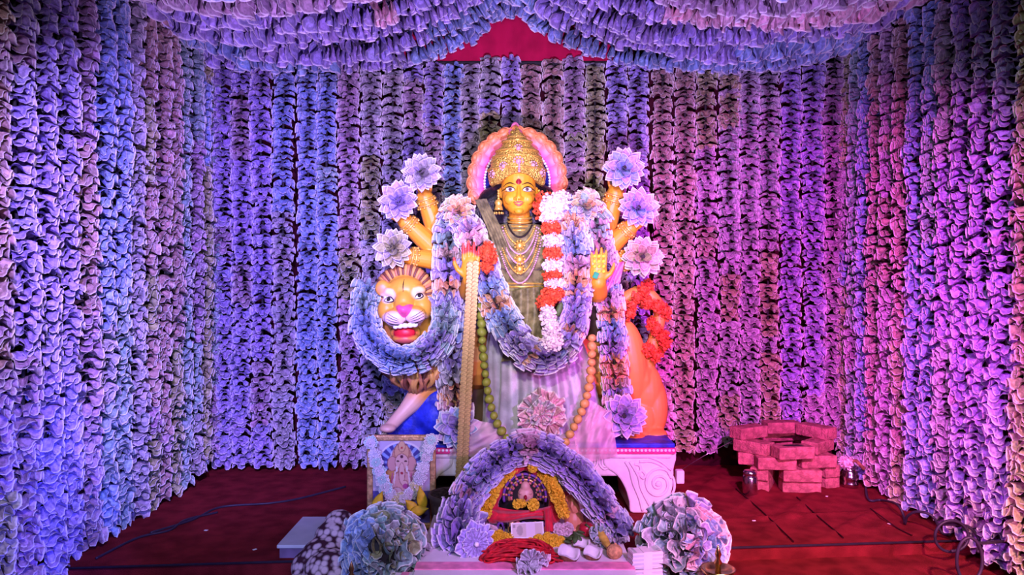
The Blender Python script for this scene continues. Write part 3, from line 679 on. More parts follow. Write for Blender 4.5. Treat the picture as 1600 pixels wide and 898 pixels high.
# marks on the two raised hands
for k, (px, py) in enumerate(((722, 418), (727, 421), (732, 424), (725, 427), (744, 420))):
    pass
for r_ in range(5):
    for c_ in range(3):
        px, py = 929+c_*7, 392+r_*8; p = P(px, py, 4.0); y = hit(bv, p.x, p.z, 3.99)
        part('flower_stud', ellipsoid((p.x, y-.004, p.z), (.011, .008, .011), None, 9, 6), M['yellowflower'], gd)
part('green_gem', box(P(931, 430, 3.97), (.03, .012, .036), Matrix.Rotation(.4, 3, 'Y')), M['gem'], gd, False, bevel=.004)
part('pink_sash', gridmesh(lambda u, v: P(938+38*u-8*v, 416+34*v+8*math.sin(u*5), 4.14+.02*math.sin(u*14+v*5)), 24, 14), M['ribbon'], gd)
# sheer cloth gathered round the feet
def puff(name, pts, d0, amp, seed):
    rng = np.random.default_rng(seed); ph = rng.uniform(0, 6, 6); (ax, ay), (bx, by), (cx, cy), (ex, ey) = pts
    def fn(u, v):
        x = (ax*(1-u)+bx*u)*(1-v)+(ex*(1-u)+cx*u)*v; y = (ay*(1-u)+by*u)*(1-v)+(ey*(1-u)+cy*u)*v
        return P(x, y, d0-.07*math.sin(PI*u)*math.sin(PI*v)+amp*(math.sin(u*19+ph[0]+v*4)+math.sin(v*13+ph[1]+u*9)*.7+math.sin((u+v)*27+ph[2])*.4))
    return part(name, gridmesh(fn, 40, 30), M['organza'], gd)
puff('sheer_hem', [(890, 650), (955, 640), (965, 712), (905, 725)], 4.0, .012, 1); puff('sheer_hem', [(915, 620), (948, 640), (940, 690), (900, 690)], 4.02, .012, 4)
puff('sheer_hem', [(735, 655), (790, 665), (800, 715), (700, 712)], 4.0, .012, 2); puff('sheer_hem', [(780, 680), (900, 680), (905, 722), (770, 722)], 3.98, .014, 3)

# ================================================================ lion: head to the left, haunch and tail to the right
ln = thing('lion_statue', 'painted lion statue with pink nose standing behind the goddess, tail raised', 'statue', (0, 4.45, PZ))
b = MB(); LD = 4.2
el(b, 634, 470, 4.24, 40, .14, 48); el(b, 634, 455, 4.17, 30, .09, 24)
el(b, 632, 478, 4.11, 17, .07, 26); el(b, 617, 496, 4.065, 17, .05, 14); el(b, 649, 492, 4.065, 17, .05, 14); el(b, 631, 483, 4.055, 12, .05, 10)
el(b, 606, 484, 4.14, 16, .07, 20); el(b, 660, 480, 4.14, 16, .07, 20); el(b, 609, 455, 4.13, 12, .04, 8); el(b, 654, 452, 4.13, 12, .04, 8)
el(b, 634, 528, 4.13, 21, .07, 10); el(b, 634, 520, 4.17, 24, .06, 16)
el(b, 598, 450, 4.13, 12, .03, 13); el(b, 671, 448, 4.26, 11, .04, 13)
limb(b, [(634, 490, 4.32), (655, 545, 4.40), (690, 575, 4.46)], [44, 46, 46])
limb(b, [(660, 560, 4.42), (760, 560, 4.52), (880, 565, 4.52), (985, 590, 4.44)], [52, 50, 46, 44])
limb(b, [(672, 595, 4.30), (645, 628, 4.24), (620, 655, 4.18), (608, 668, 4.14)], [23, 17, 11, 9]); el(b, 606, 669, 4.12, 13, .05, 7)
limb(b, [(720, 600, 4.42), (720, 650, 4.42), (718, 682, 4.40)], [22, 16, 14])
el(b, 985, 565, 4.36, 26, .10, 66, Matrix.Rotation(-.12, 3, 'Y')); el(b, 1008, 610, 4.40, 28, .10, 44); el(b, 1022, 635, 4.42, 21, .11, 48)
el(b, 1000, 650, 4.38, 28, .09, 32); el(b, 990, 683, 4.25, 19, .09, 7.5); limb(b, [(1015, 650, 4.4), (1012, 672, 4.36), (1006, 680, 4.28)], [20, 16, 9])
el(b, 1022, 676, 4.34, 20, .10, 8)
TAIL = [(1013, 605, 4.42), (1013, 575, 4.38), (1018, 545, 4.36), (1028, 510, 4.36), (1030, 482, 4.36), (1014, 460, 4.36), (992, 457, 4.37), (974, 470, 4.38)]
limb(b, TAIL, [14, 11.5, 10.5, 10, 10, 10.5, 10.5, 10])
def lionpaint(co):
    c = np.tile(np.array((.76, .32, .06)), (len(co), 1))
    def m(px, py, rx, rz, col, k=1, d=4.12, ymax=4.2):
        nonlocal c
        t = np.clip(1.6-1.6*(((co[:, 0]-wx(px, d))/(rx*d/F))**2+((co[:, 2]-wz(py, d))/(rz*d/F))**2), 0, 1)*k*(co[:, 1] < ymax); c = c*(1-t[:, None])+np.array(col)*t[:, None]
    left = np.clip((.0-co[:, 0])/.3, 0, 1)[:, None]*0
    m(634, 470, 60, 70, (.72, .38, .035), .95, 4.2, 4.3)
    m(607, 462, 14, 13, (.90, .80, .74), .9); m(655, 458, 13, 12, (.90, .72, .40), .8)
    m(617, 499, 21, 15, (.90, .70, .72)); m(649, 496, 21, 15, (.90, .66, .70)); m(597, 452, 9, 9, (.85, .30, .12), .8, 4.12, 4.3)
    m(632, 520, 23, 9, (.60, .02, .04), 1, 4.12, 4.25); m(634, 533, 20, 6, (.62, .10, .10), .9, 4.12, 4.2)
    m(620, 650, 60, 45, (.72, .48, .36), .9, 4.2, 4.28)
    return c
lb, lv = sculpt('body', b, .0055, 5, PAINT, ln, lionpaint)
decal('nose', lv, [(617, 479), (624, 476), (631, 478), (639, 475), (645, 478), (641, 488), (633, 496), (627, 493)], 4.04, M['nose'], ln, .002, .012)
for nm, c, pts in (('l', (607, 469), [(600, 470), (604, 465), (610, 464), (615, 470), (608, 472)]), ('r', (655, 463), [(648, 467), (651, 460), (657, 458), (661, 463), (656, 466)])):
    e = decal('eye', lv, pts, 4.1, M['white'], ln); decal('iris', lv, [(c[0]+3*math.cos(a), c[1]-1.5+3*math.sin(a)) for a in np.linspace(0, 6.28, 11)[:-1]], 4.1, M['ink'], e, .004, .001)
    part('eye_rim', stroke(lv, pts+[pts[0]], 4.1, .004, 24, .003), M['ink'], e)
wsk = MB()
for k in range(4):
    wsk.add(stroke(lv, [(606-k, 489+k*4.5), (614, 494+k*4), (624, 499+k*2.5)], 4.04, .0022)); wsk.add(stroke(lv, [(662+k, 484+k*4.5), (652, 491+k*4), (641, 497+k*2.5)], 4.04, .0022))
wsk.add(stroke(lv, [(631, 436), (630.5, 446), (631, 456)], 4.1, .003)); wsk.add(stroke(lv, [(633, 496), (633, 503), (622, 508), (608, 506)], 4.03, .003)); wsk.add(stroke(lv, [(633, 503), (645, 506), (660, 500)], 4.03, .003))
part('whisker_lines', wsk, M['ink'], ln)
for k, (px, w) in enumerate(((618, 4), (625, 5), (633, 5.5), (641, 5.5), (648, 5))):
    part('tooth', ellipsoid(P(px, 510-k*.7, 4.055), (w*LD/F, .012, 4*LD/F), None, 10, 8), M['white'], ln)
part('mouth', ellipsoid(P(632, 520, 4.105), (.062, .03, .04), None, 16, 10), M['mouth'], ln)
for k in range(38):                                    # mane locks combed back over the brow
    a = R(-12)+R(204)*k/37; mcx, mcy = 632, 466
    p0 = P(mcx+33*math.cos(a), mcy-34*math.sin(a), 4.17); p1 = P(mcx+45*math.cos(a), mcy-49*math.sin(a), 4.19); p2 = P(mcx+52*math.cos(a)*.96, mcy-52*math.sin(a), 4.27)
    part('mane_lock', tube(spline([p0, p1, p2], 9), [.006, .010, .013, .014, .014, .013, .011, .009, .005], 8), M['lionmane'][(0, 1, 2, 0, 1)[k % 5]], ln)
for k in range(48):                                    # chest mane
    px = 596+104*(k % 16)/15; y0 = 540+(k//16)*13; sw = (648-px)*.30; wv = 4*math.sin(k*2.1); ln_ = 50-abs(px-650)*.30
    a = spline([P(px, y0, 4.23-.03*(k//16)), P(px+sw*.3+wv, y0+ln_*.35, 4.16-.012*(k//16)), P(px+sw*.8-wv, y0+ln_*.72, 4.16-.012*(k//16)), P(px+sw*1.2+wv*.6, y0+ln_, 4.20)], 14)
    part('mane_lock', tube(a, [.008+.008*math.sin(PI*i/13) for i in range(13)]+[.002], 7), M['lionmane'][(0, 2, 1, 2, 0)[k % 5]], ln)
# ---- blue painted rock under the fore leg
rk = MB(); poly = [(596, 690), (604, 678), (640, 642), (662, 616), (690, 606), (712, 612), (716, 690)]
rk.add(prism([(wx(a, 4.3), wz(b_, 4.3)) for a, b_ in poly], 4.22, 4.52)); rk.add(ellipsoid(P(680, 650, 4.3), (.12, .13, .14)))
ro, _ = sculpt('painted_rock', rk, .014, 4, M['bluepaint'], None); tag(ro, 'blue painted rock below the lion fore paw', 'rock')

# ================================================================ garlands and flowers on the statues
def secs(lst):
    def f(t):
        c = lst[0][1]
        for a, k in lst:
            if t >= a: c = k
        if random.random() < .12: c = random.choice([k for _, k in lst])
        return jit(c, .15)
    return f
def PP(l): return [P(*q) for q in l]
garland('wide banknote garland hanging in a V down the front of the goddess', None,
        PP([(716, 338, 4.20), (735, 365, 4.13), (753, 410, 4.08), (769, 460, 4.06), (790, 505, 4.02), (820, 545, 3.97), (850, 558, 3.95), (878, 545, 3.97), (897, 505, 4.02), (901, 450, 4.07), (900, 400, 4.10), (896, 355, 4.15), (905, 325, 4.24)]), .092, .024,
        secs([(0, 'lav'), (.07, 'pink'), (.13, 'lav'), (.22, 'blue'), (.25, 'orange'), (.32, 'blue'), (.38, 'lav'), (.5, 'lav'), (.56, 'grey'), (.58, 'lav'), (.67, 'lav'), (.72, 'orange'), (.79, 'pink'), (.82, 'blue'), (.88, 'lav'), (.91, 'orange'), (.95, 'blue')]), FULL, tilt=.3)
garland('long banknote garland hanging beside the coin strip at the goddess right arm', None,
        PP([(722, 325, 4.28), (704, 352, 4.22), (701, 400, 4.20), (703, 470, 4.19), (707, 550, 4.17), (711, 620, 4.15), (714, 660, 4.14)]), .098, .025,
        secs([(0, 'orange'), (.08, 'lav'), (.15, 'teal'), (.21, 'brown'), (.27, 'lav'), (.35, 'orange'), (.42, 'lav'), (.55, 'blue'), (.62, 'lav'), (.75, 'grey'), (.82, 'orange'), (.9, 'pink')]), FULL)
garland('long banknote garland hanging in front of the lion haunch', None,
        PP([(908, 315, 4.28), (930, 345, 4.22), (938, 385, 4.22), (948, 432, 4.21), (955, 500, 4.20), (960, 570, 4.18), (965, 625, 4.16)]), lambda t: .082 if t > .2 else .09, .025,
        secs([(0, 'olive'), (.07, 'orange'), (.13, 'teal'), (.2, 'pink'), (.26, 'mauve'), (.34, 'lav'), (.45, 'mauve'), (.55, 'orange'), (.62, 'blue'), (.72, 'lav'), (.8, 'orange'), (.9, 'brown')]), FULL)
garland('pale blue banknote collar garland round the lion face', None,
        PP([(577, 447, 4.20), (568, 480, 4.14), (572, 515, 4.09), (592, 545, 4.06), (625, 562, 4.04), (655, 558, 4.05), (682, 535, 4.08), (696, 505, 4.12), (690, 470, 4.18)]), .085, .020,
        secs([(0, 'teal'), (.15, 'blue'), (.45, 'blue'), (.6, 'lav'), (.8, 'teal')]), FULL)
# ---- dahlias of rolled notes
v = []; f = []; rim = []; NU, NV = 10, 4
for j in range(NV+1):
    t = j/NV
    for i in range(NU+1):
        a = R(-128)+R(256)*i/NU; L = .62+.40*(1-abs(a)/R(128))**1.2; r = .035+.225*t**.9*(1 if t < .8 else .98)
        pinch = 1-.25*t*t*(1-abs(a)/R(128))**2
        v.append((r*math.cos(a)*1.0+.06*t, r*math.sin(a)*pinch, t*L)); rim.append(t)
for j in range(NV):
    for i in range(NU): f.append((j*(NU+1)+i, j*(NU+1)+i+1, (j+1)*(NU+1)+i+1, (j+1)*(NU+1)+i))
PETAL = shared('rolled_note', (v, f), NOTE); at = PETAL.attributes.new('rim', 'FLOAT', 'POINT'); at.data.foreach_set('value', rim)
# loop: a note bent into a teardrop, open at both ends
v = []; f = []; rim = []
for j in range(4):
    t = j/3
    for i in range(15):
        a = 2*PI*i/14; r = .34*(1-.55*max(0, math.cos(a))**1.5*0)
        v.append((.62*math.cos(a)*(1 if math.cos(a) < 0 else 1.15)-.1, .27*math.sin(a)*(1-.75*max(0, math.cos(a))**1.5)*(1+.15*t), t*.8)); rim.append(t)
for j in range(3):
    for i in range(14): f.append((j*15+i, j*15+i+1, (j+1)*15+i+1, (j+1)*15+i))
LOOP = shared('looped_note', (v, f), NOTE); at = LOOP.attributes.new('rim', 'FLOAT', 'POINT'); at.data.foreach_set('value', rim)
def dahlia(label, px, py, d, rpx, cols, n=(0, -1, .1)):
    c = P(px, py, d); n = Vector(n).normalized(); e1 = n.orthogonal().normalized(); e2 = n.cross(e1); rad = rpx*d/F
    t = thing('note_flower', label, 'flower', c, 'flowers rolled from banknotes')
    part('flower_core', ellipsoid(c, rad*.22, n=10, m=8), M['cord'], t)
    for tau, k, s in ((0, 1, .95), (22, 5, 1.0), (44, 8, 1.05), (63, 11, 1.04), (82, 13, 1.0)):
        for i in range(k):
            a = 2*PI*(i+.5*(k % 2))/k+random.uniform(-.06, .06); e = e1*math.cos(a)+e2*math.sin(a); tt = R(tau)+random.uniform(-.06, .06)
            z = n*math.cos(tt)+e*math.sin(tt); x = e*math.cos(tt)-n*math.sin(tt)
            if tau == 0: x = e2
            inst('rolled_note', PETAL, trs(c, basis(x, z.cross(x), z), rad*s*random.uniform(.93, 1.05)), t, jit(random.choice(cols), .12))
    return t
dahlia('grey lilac note flower held in the topmost left hand, over the bent arm', 659, 270, 4.20, 29, ('grey', 'lav', 'grey'), (-.1, -1, .15))
dahlia('lavender note flower above the left thumb, between two other flowers', 623, 315, 4.20, 30, ('lav',), (-.2, -1, .2))
dahlia('cream olive note flower just above the lion mane', 615, 388, 4.14, 30, ('olive', 'grey', 'olive'), (-.3, -1, .1))
dahlia('pale blue note flower held upright by the topmost right arm', 975, 263, 4.20, 31, ('blue', 'grey', 'lav'), (.1, -1, .1))
dahlia('violet note flower behind the middle right hand', 997, 325, 4.22, 30, ('lav', 'lav', 'blue'), (.2, -1, .2))
dahlia('cream pink note flower at the lowest right hand, above the lion tail', 1004, 401, 4.12, 31, ('brown', 'pink', 'olive'), (.1, -1, 0))
dahlia('lavender note flower behind the coin strip near the blue rock', 716, 668, 4.02, 34, ('lav', 'lav', 'blue'), (0, -1, .15))
dahlia('violet note flower at the foot of the lion haunch', 975, 650, 4.05, 34, ('lav',), (0, -1, .15))
dahlia('small orange note flower on the goddess shoulder left of her hair', 716, 330, 4.14, 25, ('orange', 'olive', 'pink', 'orange'), (-.1, -1, .4))
dahlia('small green and orange note flower on the shoulder below the topmost right arm', 915, 322, 4.16, 25, ('olive', 'orange', 'teal', 'grey'), (.1, -1, .4))
# ---- pleated rosettes
FAN = [ruffle('pleated_note', 360, 17, .075, .1, 200+s, r0=.03, n=136, nr=2) for s in range(3)]
def rosette(label, px, py, d, rpx, cols, n, layers, group=None, parent=None, name='note_rosette'):
    c = P(px, py, d); n = Vector(n).normalized(); e1 = n.orthogonal().normalized(); e2 = n.cross(e1)
    t = parent or thing(name, label, 'rosette', c, group)
    for k in range(layers):
        s = rpx*d/F*(1-.3*k)
        inst('pleated_note', random.choice(FAN), trs(c+n*.012*k, basis(e1, e2, n) @ Matrix.Rotation(random.uniform(0, 6), 3, 'Z'), s), t, jit(random.choice(cols), .08))
    part('rosette_eye', ellipsoid(c+n*.012*layers, rpx*d/F*.12, n=8, m=6), M['pearl'], t)
    return t
rs = thing('note_rosette', 'puffy pink note rosette lying on the goddess skirt', 'rosette', P(846, 646, 3.98))
for k, (dx, dy, s) in enumerate(((0, 0, .135), (-14, -6, .09), (14, -8, .09), (10, 12, .09), (-12, 12, .09), (0, -2, .075), (0, 2, .05))):
    nn = Vector((dx*.03, -1, .2-dy*.03)).normalized(); e1 = nn.orthogonal().normalized(); e1.rotate(Quaternion(nn, k*1.3))
    inst('folded_note', FULL[k], trs(P(846+dx, 646+dy, 3.985-.012*k), basis(e1, nn.cross(e1), nn), s), rs, jit(('pink', 'grey', 'pink', 'brown')[k % 4]))
# ---- coin strip
CO = [P(739, 413, 3.93), P(736, 480, 3.93), P(731, 560, 3.93), P(726, 650, 3.92), P(721, 748, 3.90)]
cs_ = thing('coin_strip', 'long strip of overlapping gold coins hanging from the raised hand', 'coin strip', CO[-1])
q = spline(CO, 60); part('backing_ribbon', tube(q, .026, 8, flat=.12), M['cord'], cs_)
cm = MB().add(lathe([(0, -.0012), (.0165, -.0012), (.018, 0), (.0165, .0014), (.0145, .0008), (.004, .0022), (0, .0022)], (0, 0, 0), 14, cap=False)); COIN = shared('coin', cm, M['coin'])
q = spline(CO, 52)
for i, p in enumerate(q):
    for s in (-1, 1):
        inst('coin', COIN, trs(p+Vector((s*.0165, -.006-.001*(i % 2), .004*s)), Matrix.Rotation(R(90)+.12, 3, 'X') @ Matrix.Rotation(random.uniform(-.08, .08), 3, 'Y'), 1), cs_)
# ---- limes
LIME = shared('lime', ellipsoid((0, 0, 0), (.024, .024, .026), n=14, m=10), M['lime']); LIME_WARM = shared('lime', ellipsoid((0, 0, 0), (.024, .024, .026), n=14, m=10), M['lime_warm'])
def limes(label, pts, n, me):
    q = spline(PP(pts), n); t = thing('lime_garland', label, 'garland', q[-1]); part('thread', tube(q, .003, 5), M['cord'], t)
    for p in q: inst('lime', me, trs(p, Matrix.Rotation(random.uniform(0, 6), 3, 'Y'), random.uniform(.88, 1.1)), t)
limes('string of green limes hanging left of the goddess skirt', [(751, 480, 4.06), (754, 540, 4.02), (759, 590, 3.99), (766, 630, 3.97), (777, 662, 3.95), (792, 684, 3.93)], 17, LIME)
limes('string of limes with warm yellow light painted in, hanging right of the goddess skirt', [(925, 528, 4.06), (924, 570, 4.02), (920, 605, 3.99), (911, 637, 3.97), (898, 664, 3.95), (884, 690, 3.93)], 14, LIME_WARM)
# ---- flower strings made of many small petals
def clump(mb, c, r, n, s, seed=0):
    rng = np.random.default_rng(seed); c = Vector(c); r = Vector(r if hasattr(r, '__len__') else (r, r, r))
    mb.add(ellipsoid(c, r*.82, n=10, m=7)); vv = []; ff = []
    for k in range(n):
        d = Vector(rng.normal(size=3)).normalized(); p = c+Vector((d.x*r.x, d.y*r.y, d.z*r.z))*rng.uniform(.75, .98)
        o = (d+Vector(rng.normal(size=3))*.35).normalized(); t = o.orthogonal(); t.rotate(Quaternion(o, rng.uniform(0, 6.28))); t.normalize(); b = o.cross(t)
        z = s*rng.uniform(.7, 1.25); i = len(vv)
        vv += [p-t*z*.2, p+t*z*.2, p+o*z*.6+t*z*.5+b*z*.1, p+o*z*.6-t*z*.5+b*z*.1, p+o*z+t*z*.25-b*z*.15, p+o*z-t*z*.25-b*z*.15]
        ff += [(i, i+1, i+2, i+3), (i+3, i+2, i+4, i+5)]
    mb.add((vv, ff)); return mb
fg = thing('flower_garland', 'red and white flower garland hanging from the goddess left ear', 'garland', P(860, 548, 3.95))
SEC = [((851, 322), (17, 22), 'redflower', 4.12), ((866, 322), (21, 21), 'whiteflower', 4.05), ((878, 312), (12, 12), 'whiteflower', 4.07), ((860, 340), (14, 12), 'whiteflower', 4.05), ((861, 357), (13, 12), 'redflower', 4.04), ((864, 377), (14, 11), 'whiteflower', 4.03), ((864, 396), (13, 12), 'redflower', 4.02), ((864, 414), (14, 11), 'whiteflower', 4.01), ((863, 431), (13, 10), 'redflower', 4.0), ((866, 444), (14, 8), 'whiteflower', 3.99), ((864, 459), (15, 12), 'redflower', 3.98), ((852, 472), (13, 11), 'redflower', 3.98), ((856, 492), (10, 14), 'whiteflower', 3.95), ((860, 513), (12, 15), 'whiteflower', 3.92), ((863, 533), (15, 15), 'whiteflower', 3.90)]
for k, ((px, py), (rx, rz), m, d) in enumerate(SEC):
    part('flower_cluster', clump(MB(), P(px, py, d), (rx*d/F, .045, rz*d/F), 190, .017, k), M[m], fg, False, 'red blossoms' if m[0] == 'r' else 'white blossoms')
part('leaf', ellipsoid(P(874, 483, 3.97), (.018, .008, .04), Matrix.Rotation(.3, 3, 'Y'), 10, 8), M['green'], fg)
# red flower string wound round the lion tail
tg = thing('flower_garland', 'red flower string wound round the raised lion tail', 'garland', P(1015, 560, 4.3))
q = spline(PP([(984, 490, 4.30), (990, 473, 4.28), (1003, 456, 4.27), (1012, 446, 4.33), (1004, 470, 4.42), (1010, 472, 4.30), (1028, 478, 4.27), (1040, 490, 4.33), (1024, 500, 4.40), (1020, 508, 4.30), (1032, 520, 4.27), (1040, 535, 4.31), (1026, 545, 4.38), (1010, 544, 4.30), (1026, 556, 4.28)]), 24)
for k, p in enumerate(q): part('flower_cluster', clump(MB(), p, .032, 70, .016, 100+k), M['redflower'], tg, False)
part('flower_cluster', clump(MB(), P(762, 402, 3.98), (.04, .04, .08), 260, .018, 77), M['redflower'], fg, False)

# ================================================================ low table and the shrine on it
TZ = .15
def on(px, py, z=TZ): d = (CZ-z)*F/(py-449); return P(px, py, d)
tb = thing('low_table', 'low table under a white cloth with a red border, in front of the statue', 'table', (.05, 3.1, -.07))
part('cloth', box((.05, 3.15, TZ-.006), (.86, 1.2, .012)), M['tablecloth'], tb, False, bevel=.005)
part('red_border', box((.05, 2.885, TZ+.0015), (.862, .075, .005)), M['ribbon'], tb, False)
part('table_frame', box((.05, 3.15, .033), (.83, 1.16, .206)), M['violetboard'], tb, False)
garland('thick lavender banknote garland arched over the small shrine', None,
        PP([(744, 846, 3.12), (724, 850, 3.10), (716, 824, 3.12), (722, 792, 3.18), (739, 759, 3.22), (764, 730, 3.25), (794, 708, 3.27), (826, 699, 3.28), (868, 714, 3.27), (905, 744, 3.25), (935, 783, 3.22), (955, 815, 3.20), (968, 835, 3.20)]), lambda t: .115 if t < .15 else .077, .019,
        secs([(0, 'lav'), (.3, 'blue'), (.33, 'lav'), (.5, 'pink'), (.55, 'lav')]), FULL)
rosette('pleated lavender note rosette closing the left foot of the shrine arch', 742, 848, 3.0, 34, ('lav', 'pink'), (.4, -1, .1), 2)
sh = thing('small_shrine', 'small domed shrine wrapped in red cloth with bangles round its niche', 'shrine', on(818, 840))
SD = 3.34
def sp(px, py, dd=0): return P(px, py, SD+dd)
dome = MB().add(lathe([(.125, 0), (.125, .12), (.118, .19), (.09, .25), (.05, .285), (.01, .295)], (wx(818, SD), SD+.09, TZ), 28)); part('shrine_body', dome, M['dark'], sh)
arch = [(770, 815), (773, 780), (783, 752), (800, 735), (820, 728), (840, 734), (856, 752), (864, 780), (866, 815)]
part('red_arch_cloth', tube(spline([sp(x, y, -.03) for x, y in arch], 40), [.026+.006*math.sin(i*.9) for i in range(40)], 12), M['redcloth'], sh)
for k, r in enumerate((33, 29, 25, 21.5, 18)):
    pts = [sp(820+r*math.cos(a), 775-r*1.05*math.sin(a), -.055+.012*k) for a in np.linspace(-.25, PI+.25, 33)]
    bg = part('bangle', tube(pts, .0065, 8), M['bangle'][k % 4], sh)
    st = MB()
    for j in range(2, 31, 3): st.add(ellipsoid(Vector(pts[j])+Vector((0, -.004, 0)), .0065, n=8, m=5))
    part('bangle_studs', st, M['bangle'][(k+2) % 4], bg)
idm = MB().add(ellipsoid(sp(821, 772, -.02), (.037, .03, .04), None, 16, 12)).add(ellipsoid(sp(821, 760, -.025), (.022, .022, .026), None, 14, 10)).add(ellipsoid(sp(821, 777, -.048), (.009, .01, .012), None, 10, 8)).add(ellipsoid(sp(813, 770, -.043), (.008, .008, .006))).add(ellipsoid(sp(829, 770, -.043), (.008, .008, .006)))
io, iv = sculpt('niche_idol', idm, .0035, 3, PAINT, sh, lambda co: np.tile(np.array((.72, .40, .30)), (len(co), 1)))
decal('idol_mark', iv, [(818, 776), (820, 773), (823, 774), (823, 779), (820, 780)], SD-.05, M['maroon'], sh)
part('red_sash_cloth', gridmesh(lambda u, v: sp(768+96*u, 789+(8*math.sin(PI*u))*(1-v)+(24+3*math.sin(u*7))*v, -.05-.035*math.sin(PI*u)-.012*math.sin(v*9+u*3)), 40, 14), M['redcloth'], sh)
part('hanging_sash_end', gridmesh(lambda u, v: sp(850+13*u+2*v, 795+35*v, -.09-.01*math.sin(u*6)), 10, 10), M['redcloth'], sh)
for k in range(9): part('bangle', tube([sp(782+k*9+5*math.cos(a), 826+10*math.sin(a), -.06) for a in np.linspace(0, 2*PI, 19)[:-1]], .006, 7, closed=True), M['bangle'][k % 4], sh)
# marigold: shared flower
mg = MB(); rng = np.random.default_rng(5)
mg.add(ellipsoid((0, 0, 0), .55, n=8, m=6)); vv = []; ff = []
for k in range(46):
    z = 1-2*(k+.5)/46; a = k*2.4; d_ = Vector((math.sqrt(1-z*z)*math.cos(a), math.sqrt(1-z*z)*math.sin(a), z)); t_ = d_.orthogonal().normalized(); t_.rotate(Quaternion(d_, rng.uniform(0, 6))); i = len(vv)
    p_ = d_*.5; vv += [p_-t_*.12, p_+t_*.12, d_*1.02+t_*.24, d_*1.02-t_*.24]; ff.append((i, i+1, i+2, i+3))
mg.add((vv, ff)); MARI = shared('marigold', mg, M['yellowflower'], False); PINKF = shared('blossom', mg, M['pinkflower'], False)
def mstring(label, pts, n, r, name='marigold_string'):
    q = spline(pts, n); t = thing(name, label, 'garland', q[-1]); part('thread', tube(q, .002, 5), M['cord'], t)
    for p in q: inst('marigold', MARI, trs(p, Matrix.Rotation(random.uniform(0, 6), 3, 'Y') @ Matrix.Rotation(random.uniform(0, 6), 3, 'X'), (r*random.uniform(.9, 1.1), r*1.05, r*.8)), t)
mstring('yellow marigold string down the left side of the small shrine', [sp(799, 733, -.05), sp(776, 755, -.07), sp(766, 778, -.09), sp(757, 800, -.10)], 16, .031)
mstring('yellow marigold string down the right side of the small shrine', [sp(846, 733, -.05), sp(862, 755, -.07), sp(872, 778, -.09), sp(880, 800, -.10)], 16, .031)
def single(label, c, me, s, cat='flower', name='marigold_flower', group=None):
    o = link(name, me, trs(c, Matrix.Rotation(random.uniform(0, 6), 3, 'Y'), s)); tag(o, label, cat, group); return o
for lab, px, py, s in (('yellow marigold on top of the red arch cloth', 833, 729, .026), ('yellow marigold at the left below the niche idol', 808, 787, .022), ('yellow marigold in the middle below the niche idol', 816, 786, .020), ('largest yellow marigold at the right below the niche idol', 833, 788, .028)):
    single(lab, sp(px, py, -.095), MARI, s)
def heap(label, px, py, w, n, me, r, name, cat='flower heap', seed=0):
    rng = np.random.default_rng(seed); c = on(px, py); t = thing(name, label, cat, c)
    for k in range(n):
        a = rng.uniform(0, 6.28); q = math.sqrt(rng.uniform(0, 1)); h_ = r*.7+.03*(1-q)*rng.uniform(.5, 1)
        inst('marigold' if me is MARI else 'blossom', me, trs(c+Vector((q*w*math.cos(a), q*w*.5*math.sin(a), h_)), Matrix.Rotation(rng.uniform(0, 6), 3, 'Y'), r*rng.uniform(.8, 1.15)), t)
heap('heap of yellow marigolds left of the banknote on the table', 781, 846, .055, 22, MARI, .017, 'marigold_heap', seed=1)
heap('heap of yellow marigolds right of the banknote on the table', 855, 850, .075, 30, MARI, .017, 'marigold_heap', seed=2)
heap('pink and white blossoms left of the small shrine', 757, 838, .032, 9, PINKF, .028, 'blossom_heap', seed=3)
heap('pink and white blossoms right of the small shrine', 880, 834, .032, 9, PINKF, .026, 'blossom_heap', seed=4)
heap('white blossoms beside the right foot of the arch', 912, 812, .03, 14, PINKF, .02, 'blossom_heap', seed=5)
gr = thing('leaf_spray', 'dark green leaves between the shrine and the coconuts', 'leaves', on(893, 850))
for k in range(9): part('leaf', ellipsoid(on(884+k*3, 846+(k*7) % 9)+Vector((0, 0, .015+.004*k)), (.03, .012, .006), Matrix.Rotation(k*.9, 3, 'Z') @ Matrix.Rotation(.4, 3, 'Y'), 10, 6), M['green'], gr)
def printed_note(name, c, rot, w, h_, parent, base=(.62, .52, .45)):
    vf = gridmesh(lambda u, v: Vector(c)+rot @ Vector(((u-.5)*w, .004*math.sin(u*5), (v-.5)*h_)), 40, 20)
    mb = MB().add(vf); U = np.tile(np.linspace(0, 1, 41), 21); V = np.repeat(np.linspace(0, 1, 21), 41)
    def col(co):
        cc = np.tile(np.array(base), (len(U), 1)); edge = (U < .03) | (U > .97) | (V < .06) | (V > .94); cc[edge] = (.85, .82, .78)
        k = (U > .45) & (U < .74); cc[k] = cc[k]*.35+np.array((.85, .72, .80))*.65
        k = ((U-.27)/.10)**2+((V-.5)/.32)**2 < 1; cc[k] *= .62
        k = (np.abs(U-.74) < .008); cc[k] = (.2, .25, .22)
        k = (U > .80) & (U < .92) & (V > .12) & (V < .3); cc[k] *= .45
        k = (U > .06) & (U < .14) & (V > .70) & (V < .88); cc[k] *= .45
        return cc
    return painted(name, mb, col, parent, PRINT)
nt_ = thing('banknote', 'flat banknote propped against the small shrine', 'banknote', on(825, 846))
printed_note('note_sheet', sp(824, 828, -.17), Matrix.Rotation(-.05, 3, 'Y') @ Matrix.Rotation(-.25, 3, 'X'), .142, .066, nt_)
